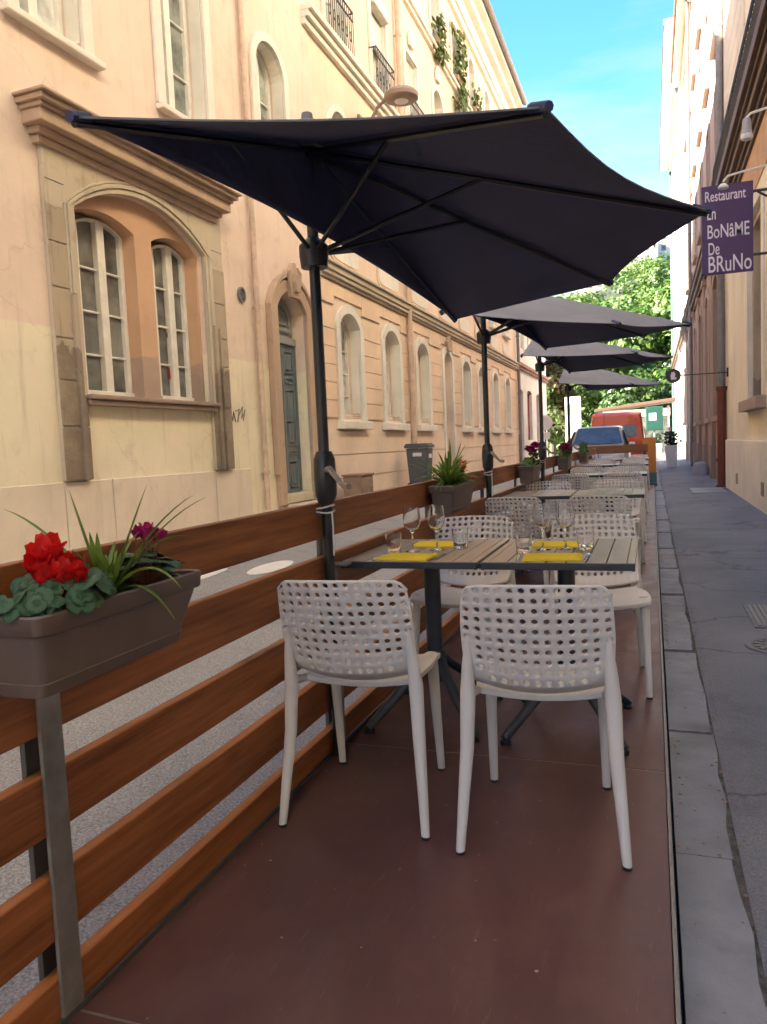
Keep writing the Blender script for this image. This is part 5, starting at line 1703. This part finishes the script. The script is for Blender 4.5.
# compact car, windscreen facing us
prof = [(-2.0, .25, .55, .66, .74, .66), (-1.95, .22, .62, .80, .82, .72), (-1.2, .2, .70, .96, .86, .78), (-.95, .2, .82, 1.02, .87, .76), (-.25, .2, .92, 1.56, .88, .64), (.9, .2, .92, 1.60, .88, .66), (1.6, .2, .92, 1.52, .87, .62), (1.95, .24, .90, 1.0, .84, .74), (2.0, .3, .6, .8, .78, .7)]
gd = [('windscreen', [(-.70, -.93, 1.06), (.70, -.93, 1.06), (.58, -.28, 1.53), (-.58, -.28, 1.53)]),
      ('side_window', [(.865, -.75, 1.0), (.875, 1.3, 1.0), (.70, 1.2, 1.47), (.71, -.28, 1.45)]),
      ('side_window', [(-.865, 1.3, 1.0), (-.875, -.75, 1.0), (-.71, -.28, 1.45), (-.70, 1.2, 1.47)])]
c1 = make_car('pale silver compact car whose windscreen reflects blue sky, parked behind the end fence', (-1.50, 24.2, .0), 0, 'car_silver', 4.0, 1.76, 1.6, 'car', prof, gd)
mb = MB(); mb.tube((.15, -.35, 1.56), (.16, -.1, 1.95), .006, n=5); mb.build('aerial', 'rubber', c1)
prof = [(-2.3, .3, .6, .8, .8, .74), (-2.2, .25, .75, 1.0, .90, .82), (-1.5, .25, .9, 1.12, .95, .85), (-.8, .25, 1.0, 1.95, .96, .80), (-.3, .25, 1.0, 2.12, .96, .84), (2.2, .25, 1.0, 2.12, .96, .86), (2.35, .3, 1.0, 2.0, .94, .82)]
gd = [('windscreen', [(-.80, -1.46, 1.16), (.80, -1.46, 1.16), (.74, -.86, 1.86), (-.74, -.86, 1.86)]),
      ('side_window', [(.955, -1.2, 1.1), (.965, -.1, 1.1), (.86, -.2, 1.75), (.86, -.75, 1.75)]),
      ('side_window', [(-.965, -.1, 1.1), (-.955, -1.2, 1.1), (-.86, -.75, 1.75), (-.86, -.2, 1.75)])]
make_car('bright red van parked behind the silver car', (-1.20, 31.5, .02), pi, 'car_red', 4.6, 1.92, 2.1, 'van', prof, gd + [('rear_window', [(.70, 2.36, 1.25), (.06, 2.36, 1.25), (.06, 2.33, 1.75), (.66, 2.33, 1.75)]), ('rear_window', [(-.06, 2.36, 1.25), (-.70, 2.36, 1.25), (-.66, 2.33, 1.75), (-.06, 2.33, 1.75)])])

t = thing('menu_board', 'orange upright board with a teal foot at the kerb end of the terrace', 'board', (-.06, 21.3, -.08))
mb = MB(); mb.box(-.18, .16, -.03, .03, .36, 1.27); mb.build('panel', 'orange_board', t, bevel=.01)
mb = MB(); mb.box(-.19, .17, -.04, .04, .10, .36); mb.box(-.20, .18, -.20, .20, 0, .10); mb.build('foot', 'teal', t, bevel=.01)
t = thing('white_planter', 'white square planter on the far pavement right of the orange board', 'planter', (.75, 34, -.08))
mb = MB(); mb.add([(-.2, -.2, 0), (.2, -.2, 0), (.2, .2, 0), (-.2, .2, 0), (-.25, -.25, .9), (.25, -.25, .9), (.25, .25, .9), (-.25, .25, .9)], [(3, 2, 1, 0), (4, 5, 6, 7), (0, 1, 5, 4), (1, 2, 6, 5), (2, 3, 7, 6), (3, 0, 4, 7)])
mb.build('pot', 'white_paint', t, bevel=.02)
vs, fs = [], []
rnd = random.Random(44)
for i in range(160):
    leaf_disc(vs, fs, (rnd.gauss(0, .14), rnd.gauss(0, .14), .9 + rnd.uniform(-.02, .55)), (rnd.uniform(-1, 1), rnd.uniform(-1, 1), .6), rnd.uniform(.04, .08), rnd, .3, False, 6)
raw('foliage', vs, fs, 'leaf_dark', t)
c2 = copy_tree(t, (.25, 46, -.08), .2, 'white square planter standing farther off, beside the shelter')

t = thing('sign_pillar', 'tall white information pillar beyond the red van', 'sign', (-4.1, 44, 0))
mb = MB(); mb.box(-.42, .42, -.1, .1, .1, 3.6); mb.build('panel', 'white_paint', t, bevel=.03)
mb = MB(); mb.box(-.32, .32, -.106, -.1, 2.6, 3.2); mb.build('poster', 'brown_stone', t)
mb = MB(); mb.box(-.32, .32, -.106, -.1, .9, 2.3); mb.build('poster', 'pane_pale', t)
mb = MB(); mb.box(-.48, .48, -.16, .16, -.3, .1); mb.build('foot', 'pipe_grey', t)
t = thing('road_sign', 'round pale road sign on a post at the far left street corner', 'sign', (-4.3, 33.5, 0))
mb = MB(); mb.tube((0, 0, 0), (0, 0, 2.0), .035, n=10); mb.build('post', 'pipe_grey', t, smooth=True)
mb = MB(); mb.lathe([(0, -.015), (.32, -.015), (.33, 0), (.32, .015), (0, .015)], (0, -.05, 2.0), 28, 'y'); mb.build('disc', 'white_paint', t, smooth=True)
mb = MB(); mb.box(-.2, .2, -.07, -.055, 1.3, 1.6); mb.build('plate', 'white_paint', t)

t = thing('shelter', 'small flat-roofed shelter with a pale fascia in front of the far trees', 'shelter', (-1.0, 52, -.2))
mb = MB()
mb.add([(-2.4, -1.3, 3.1), (2.4, -1.3, 3.55), (2.4, 1.3, 3.55), (-2.4, 1.3, 3.1), (-2.4, -1.3, 3.3), (2.4, -1.3, 3.75), (2.4, 1.3, 3.75), (-2.4, 1.3, 3.3)], [(3, 2, 1, 0), (4, 5, 6, 7), (0, 1, 5, 4), (1, 2, 6, 5), (2, 3, 7, 6), (3, 0, 4, 7)])
mb.build('roof', 'cornice_brown', t, bevel=.03)
mb = MB(); mb.box(-2.1, 2.1, -1.0, -.9, 2.7, 3.15); mb.build('fascia', 'cream_trim', t)
for x in (-2.0, 2.0):
    for y in (-1, 1):
        mb = MB(); mb.box(x - .06, x + .06, y - .06, y + .06, 0, 3.3); mb.build('post', 'pipe_grey', t)
mb = MB(); mb.box(-2.0, 2.0, .98, 1.02, .3, 2.7); mb.build('back_panel', 'pane_mid', t)
t = thing('pharmacy_sign', 'green and white box sign on a post right of the red van', 'sign', (.15, 45, -.15))
mb = MB(); mb.tube((0, 0, 0), (0, 0, 1.9), .05, n=10); mb.build('post', 'pipe_grey', t)
mb = MB(); mb.box(-.45, .45, -.12, .12, 1.7, 3.0); mb.build('cabinet', 'green_sign', t, bevel=.03)
mb = MB(); mb.box(-.28, .10, -.13, -.121, 2.25, 2.65); mb.build('panel', 'paper', t)

# person far down the pavement
def person(loc, rz, label):
    t = tag(bpy.data.objects.new('person', None), label, 'person'); COL.objects.link(t); t.location = loc; t.rotation_euler = (0, 0, rz)
    J = {'pel': (0, 0, .95), 'waist': (0, 0, 1.12), 'chest': (0, .01, 1.35), 'neck': (0, .01, 1.50), 'head0': (0, -.01, 1.58), 'head': (0, -.02, 1.70),
         'hL': (-.10, 0, .92), 'kL': (-.11, -.10, .50), 'aL': (-.11, .04, .07), 'tL': (-.12, -.14, .03), 'hR': (.10, 0, .92), 'kR': (.11, .02, .50), 'aR': (.11, .20, .10), 'tR': (.12, .06, .03),
         'sL': (-.19, .01, 1.44), 'eL': (-.25, .06, 1.16), 'wL': (-.24, -.06, .92), 'fL': (-.235, -.09, .83), 'sR': (.19, .01, 1.44), 'eR': (.25, -.02, 1.16), 'wR': (.25, .05, .92), 'fR': (.245, .06, .83)}
    Rr = {'pel': .15, 'waist': .135, 'chest': .155, 'neck': .06, 'head0': .075, 'head': .095, 'hL': .09, 'kL': .062, 'aL': .042, 'tL': .035, 'hR': .09, 'kR': .062, 'aR': .042, 'tR': .035,
          'sL': .06, 'eL': .045, 'wL': .032, 'fL': .03, 'sR': .06, 'eR': .045, 'wR': .032, 'fR': .03}
    E_ = [('pel', 'waist'), ('waist', 'chest'), ('chest', 'neck'), ('neck', 'head0'), ('head0', 'head'), ('pel', 'hL'), ('hL', 'kL'), ('kL', 'aL'), ('aL', 'tL'), ('pel', 'hR'), ('hR', 'kR'), ('kR', 'aR'), ('aR', 'tR'),
          ('chest', 'sL'), ('sL', 'eL'), ('eL', 'wL'), ('wL', 'fL'), ('chest', 'sR'), ('sR', 'eR'), ('eR', 'wR'), ('wR', 'fR')]
    ks = list(J)
    me = bpy.data.meshes.new('body'); me.from_pydata([J[k] for k in ks], [(ks.index(a), ks.index(b)) for a, b in E_], [])
    o = bpy.data.objects.new('body', me); COL.objects.link(o); o.parent = t
    o.modifiers.new('skin', 'SKIN')
    for i, k in enumerate(ks):
        me.skin_vertices[0].data[i].radius = (Rr[k], Rr[k]); me.skin_vertices[0].data[i].use_root = (k == 'pel')
    sb = o.modifiers.new('sub', 'SUBSURF'); sb.levels = 1; sb.render_levels = 2
    me.materials.append(M['cloth'])
    mb = MB(); mb.lathe([(.0, .11), (.06, .10), (.10, .05), (.105, .0), (.095, -.05), (.085, -.06)], (0, .0, 1.70), 14); mb.build('hair', 'soil', t, smooth=True)
    return t
person((.95, 47, -.075), pi, 'person in dark clothes walking away on the far pavement')

# ================================================================== hill, trees, houses beyond
hv, hf = [], []
NXh, NYh = 40, 24
rnd = random.Random(2)
for j in range(NYh + 1):
    for i in range(NXh + 1):
        x = -160 + 320 * i / NXh; y_ = 95 + 260 * j / NYh
        u = min(1, max(0, (y_ - 98) / 110)); u = u * u * (3 - 2 * u)
        z = -.6 + u * (40 + 7 * sin(x * .03) + 4 * sin(x * .071 + 1) - x * .04) + rnd.uniform(-.4, .4) * u
        hv.append((x, y_, z))
for j in range(NYh):
    for i in range(NXh):
        q = j * (NXh + 1) + i
        hf.append((q, q + 1, q + NXh + 2, q + NXh + 1))
struct(raw('hill', hv, hf, 'ground', None, True))
def hill_z(x, y_):
    u = min(1, max(0, (y_ - 98) / 110)); u = u * u * (3 - 2 * u)
    return -.6 + u * (40 + 7 * sin(x * .03) + 4 * sin(x * .071 + 1) - x * .04)

def crown_cloud(lobes, n, size, rnd, gap=.0):
    vs, fs, mi = [], [], []
    tot = sum(l[3] * l[4] for l in lobes)
    for (cx, cy, cz, rx, rz, mat_i) in lobes:
        k = int(n * rx * rz / tot)
        for i in range(k):
            # more leaves near the surface, clumped
            d = Vector((rnd.gauss(0, 1), rnd.gauss(0, 1), rnd.gauss(0, 1))).normalized()
            q = rnd.uniform(.55, 1.08)
            bumpy = 1 + .16 * sin(d.x * 7 + cx) * sin(d.y * 6 + cz) + .12 * sin(d.z * 9 + cy)
            p = Vector((cx + d.x * rx * q * bumpy, cy + d.y * rx * q * bumpy, cz + d.z * rz * q * bumpy))
            nn = (d + Vector((rnd.uniform(-.8, .8), rnd.uniform(-.8, .8), rnd.uniform(-.3, .9)))).normalized()
            a = nn.orthogonal().normalized(); a.rotate(Matrix.Rotation(rnd.uniform(0, 6.28), 3, nn)); b = nn.cross(a)
            s_ = size * rnd.uniform(.5, 1.3)
            o = len(vs)
            vs += [tuple(p - a * s_ - b * s_ * .3), tuple(p + b * s_ * .55 + nn * s_ * .1), tuple(p + a * s_ - b * s_ * .2), tuple(p - b * s_ * .6 - nn * s_ * .15)]
            fs.append((o, o + 3, o + 2, o + 1)); mi.append(mat_i if rnd.random() < .8 else 1 - mat_i)
    return vs, fs, mi

def tree(loc, H, R, label, mats, n, seed, size=.3, tr=.25, base=.22, name='tree'):
    rnd = random.Random(seed)
    t = thing(name, label, 'tree', loc, 0, 'trees at the end of the street')
    mb = MB()
    mb.path([(0, 0, -.6), (rnd.uniform(-.1, .1), rnd.uniform(-.1, .1), H * .25), (rnd.uniform(-.4, .4), rnd.uniform(-.3, .3), H * .55), (rnd.uniform(-.5, .5), 0, H * .85)], [tr * 1.3, tr, tr * .6, tr * .15], 10)
    lobes = []
    for k in range(13):
        z = H * rnd.uniform(base + .1, .92)
        prof = sin(pi * min(1, (z / H - base) / (1 - base) * .82 + .14))
        a = rnd.uniform(0, 6.28); rr = R * .62 * prof * sqrt(rnd.uniform(.15, 1))
        c = (rr * cos(a), rr * sin(a), z)
        lr = R * rnd.uniform(.32, .52)
        lobes.append((*c, lr, lr * rnd.uniform(.55, .85), 0 if rnd.random() < .6 else 1))
        mb.path([(0, 0, z * .62), (c[0] * .5, c[1] * .5, z * .86), (c[0] * .95, c[1] * .95, z)], [tr * .4, tr * .25, tr * .08], 6)
    mb.build('trunk', 'bark', t, smooth=True)
    vs, fs, mi = crown_cloud(lobes, n, size, rnd)
    raw('crown', vs, fs, mats, t, False, mi)
    return t
tree((1.2, 74, -.4), 15, 5.0, 'large bright green tree right at the end of the street beside the white house', ['leaf_bright', 'leaf_mid'], 9000, 51, .30)
tree((-4.8, 80, -.4), 14.5, 5.0, 'bright green tree left of the tallest one above the shelter', ['leaf_bright', 'leaf_mid'], 8000, 52, .30)
tree((-8.6, 72, -.4), 10.5, 4.0, 'olive brown autumn tree above the white pillar', ['leaf_brown', 'leaf_olive'], 6000, 53, .26)
tree((-12.5, 70, -.4), 13, 4.6, 'light green tree behind the white house at the left corner', ['leaf_mid', 'leaf_bright'], 7000, 54, .28)
tree((-1.5, 66, -.4), 7.5, 3.2, 'low dark green tree just behind the shelter roof', ['leaf_mid', 'leaf_dark'], 5000, 55, .24, base=.08)
tree((2.6, 68, -.4), 8.0, 3.0, 'dark leafy tree at the foot of the tall bright one', ['leaf_mid', 'leaf_dark'], 5000, 56, .24, base=.08)
tree((-7.5, 56, -.3), 5.5, 2.1, 'small yellow green tree beside the round road sign', ['leaf_bright', 'leaf_olive'], 3000, 57, .2, .14, base=.12)
tree((-2.5, 100, 0), 17, 6.0, 'broad green tree on the slope just under the skyline gap', ['leaf_mid', 'leaf_bright'], 8000, 59, .36)
tree((-8.5, 96, 0), 17, 6.0, 'amber and olive tree higher up behind the others', ['leaf_olive', 'leaf_brown'], 7000, 58, .36)
# far wood on the slope reads as one mass
rnd = random.Random(77)
lob = []
for k in range(120):
    y_ = rnd.uniform(106, 168); x = rnd.uniform(-.42 * y_, .16 * y_)
    z = hill_z(x, y_)
    r = rnd.uniform(3.2, 5.5)
    lob.append((x, y_, z + r * .7, r, r * .9, 0 if rnd.random() < .5 else 1))
for k in range(110):
    y_ = rnd.uniform(100, 158); x = rnd.uniform(-.17 * y_, .07 * y_)
    r = rnd.uniform(2.6, 4.6)
    lob.append((x, y_, hill_z(x, y_) + r * .6, r, r * .9, 0 if rnd.random() < .5 else 1))
for k in range(60):
    y_ = rnd.uniform(156, 198); x = rnd.uniform(-.16 * y_, .06 * y_)
    r = rnd.uniform(2.0, 3.4)
    lob.append((x, y_, hill_z(x, y_) + r * .15, r * 1.4, r * .8, 0 if rnd.random() < .5 else 1))
vs, fs, mi = crown_cloud(lob, 74000, .5, rnd)
wd_ = raw('woodland', vs, fs, ['leaf_mid', 'leaf_bright'], None, False, mi)
wd_['kind'] = 'stuff'; wd_['label'] = 'dense green woodland covering the far hillside'; wd_['category'] = 'woodland'
for (x, y_, w_, h_, mt, lb) in ((-3.5, 200, 9, 6, 'cream', 'pale hilltop house with a red roof, largest on the skyline'), (-14, 204, 7, 5, 'pink', 'small pinkish hilltop house left of the larger one'), (6, 206, 8, 7, 'white_wall', 'white hilltop house behind the tree tops on the right')):
    z = hill_z(x, y_) - .5
    t = thing('hill_house', lb, 'house', (x, y_, z + 1))
    mb = MB(); mb.box(-w_ / 2, w_ / 2, -4, 4, -2, h_); mb.build('wall', mt, t)
    mb = MB(); mb.add([(-w_ / 2 - .5, -4.5, h_ - .1), (w_ / 2 + .5, -4.5, h_ - .1), (w_ / 2 + .5, 4.5, h_ - .1), (-w_ / 2 - .5, 4.5, h_ - .1), (-w_ / 2 + 1, 0, h_ + 2.2), (w_ / 2 - 1, 0, h_ + 2.2)], [(3, 2, 1, 0), (0, 1, 5, 4), (2, 3, 4, 5), (1, 2, 5), (3, 0, 4)]); mb.build('roof', 'tile', t)
    for i in range(3):
        for k in range(2):
            mb = MB(); cx = -w_ / 2 + w_ * (i + .5) / 3; mb.box(cx - .5, cx + .5, -4.06, -3.98, 1 + k * 2.6, 2.5 + k * 2.6); mb.build('window', 'pane', t)
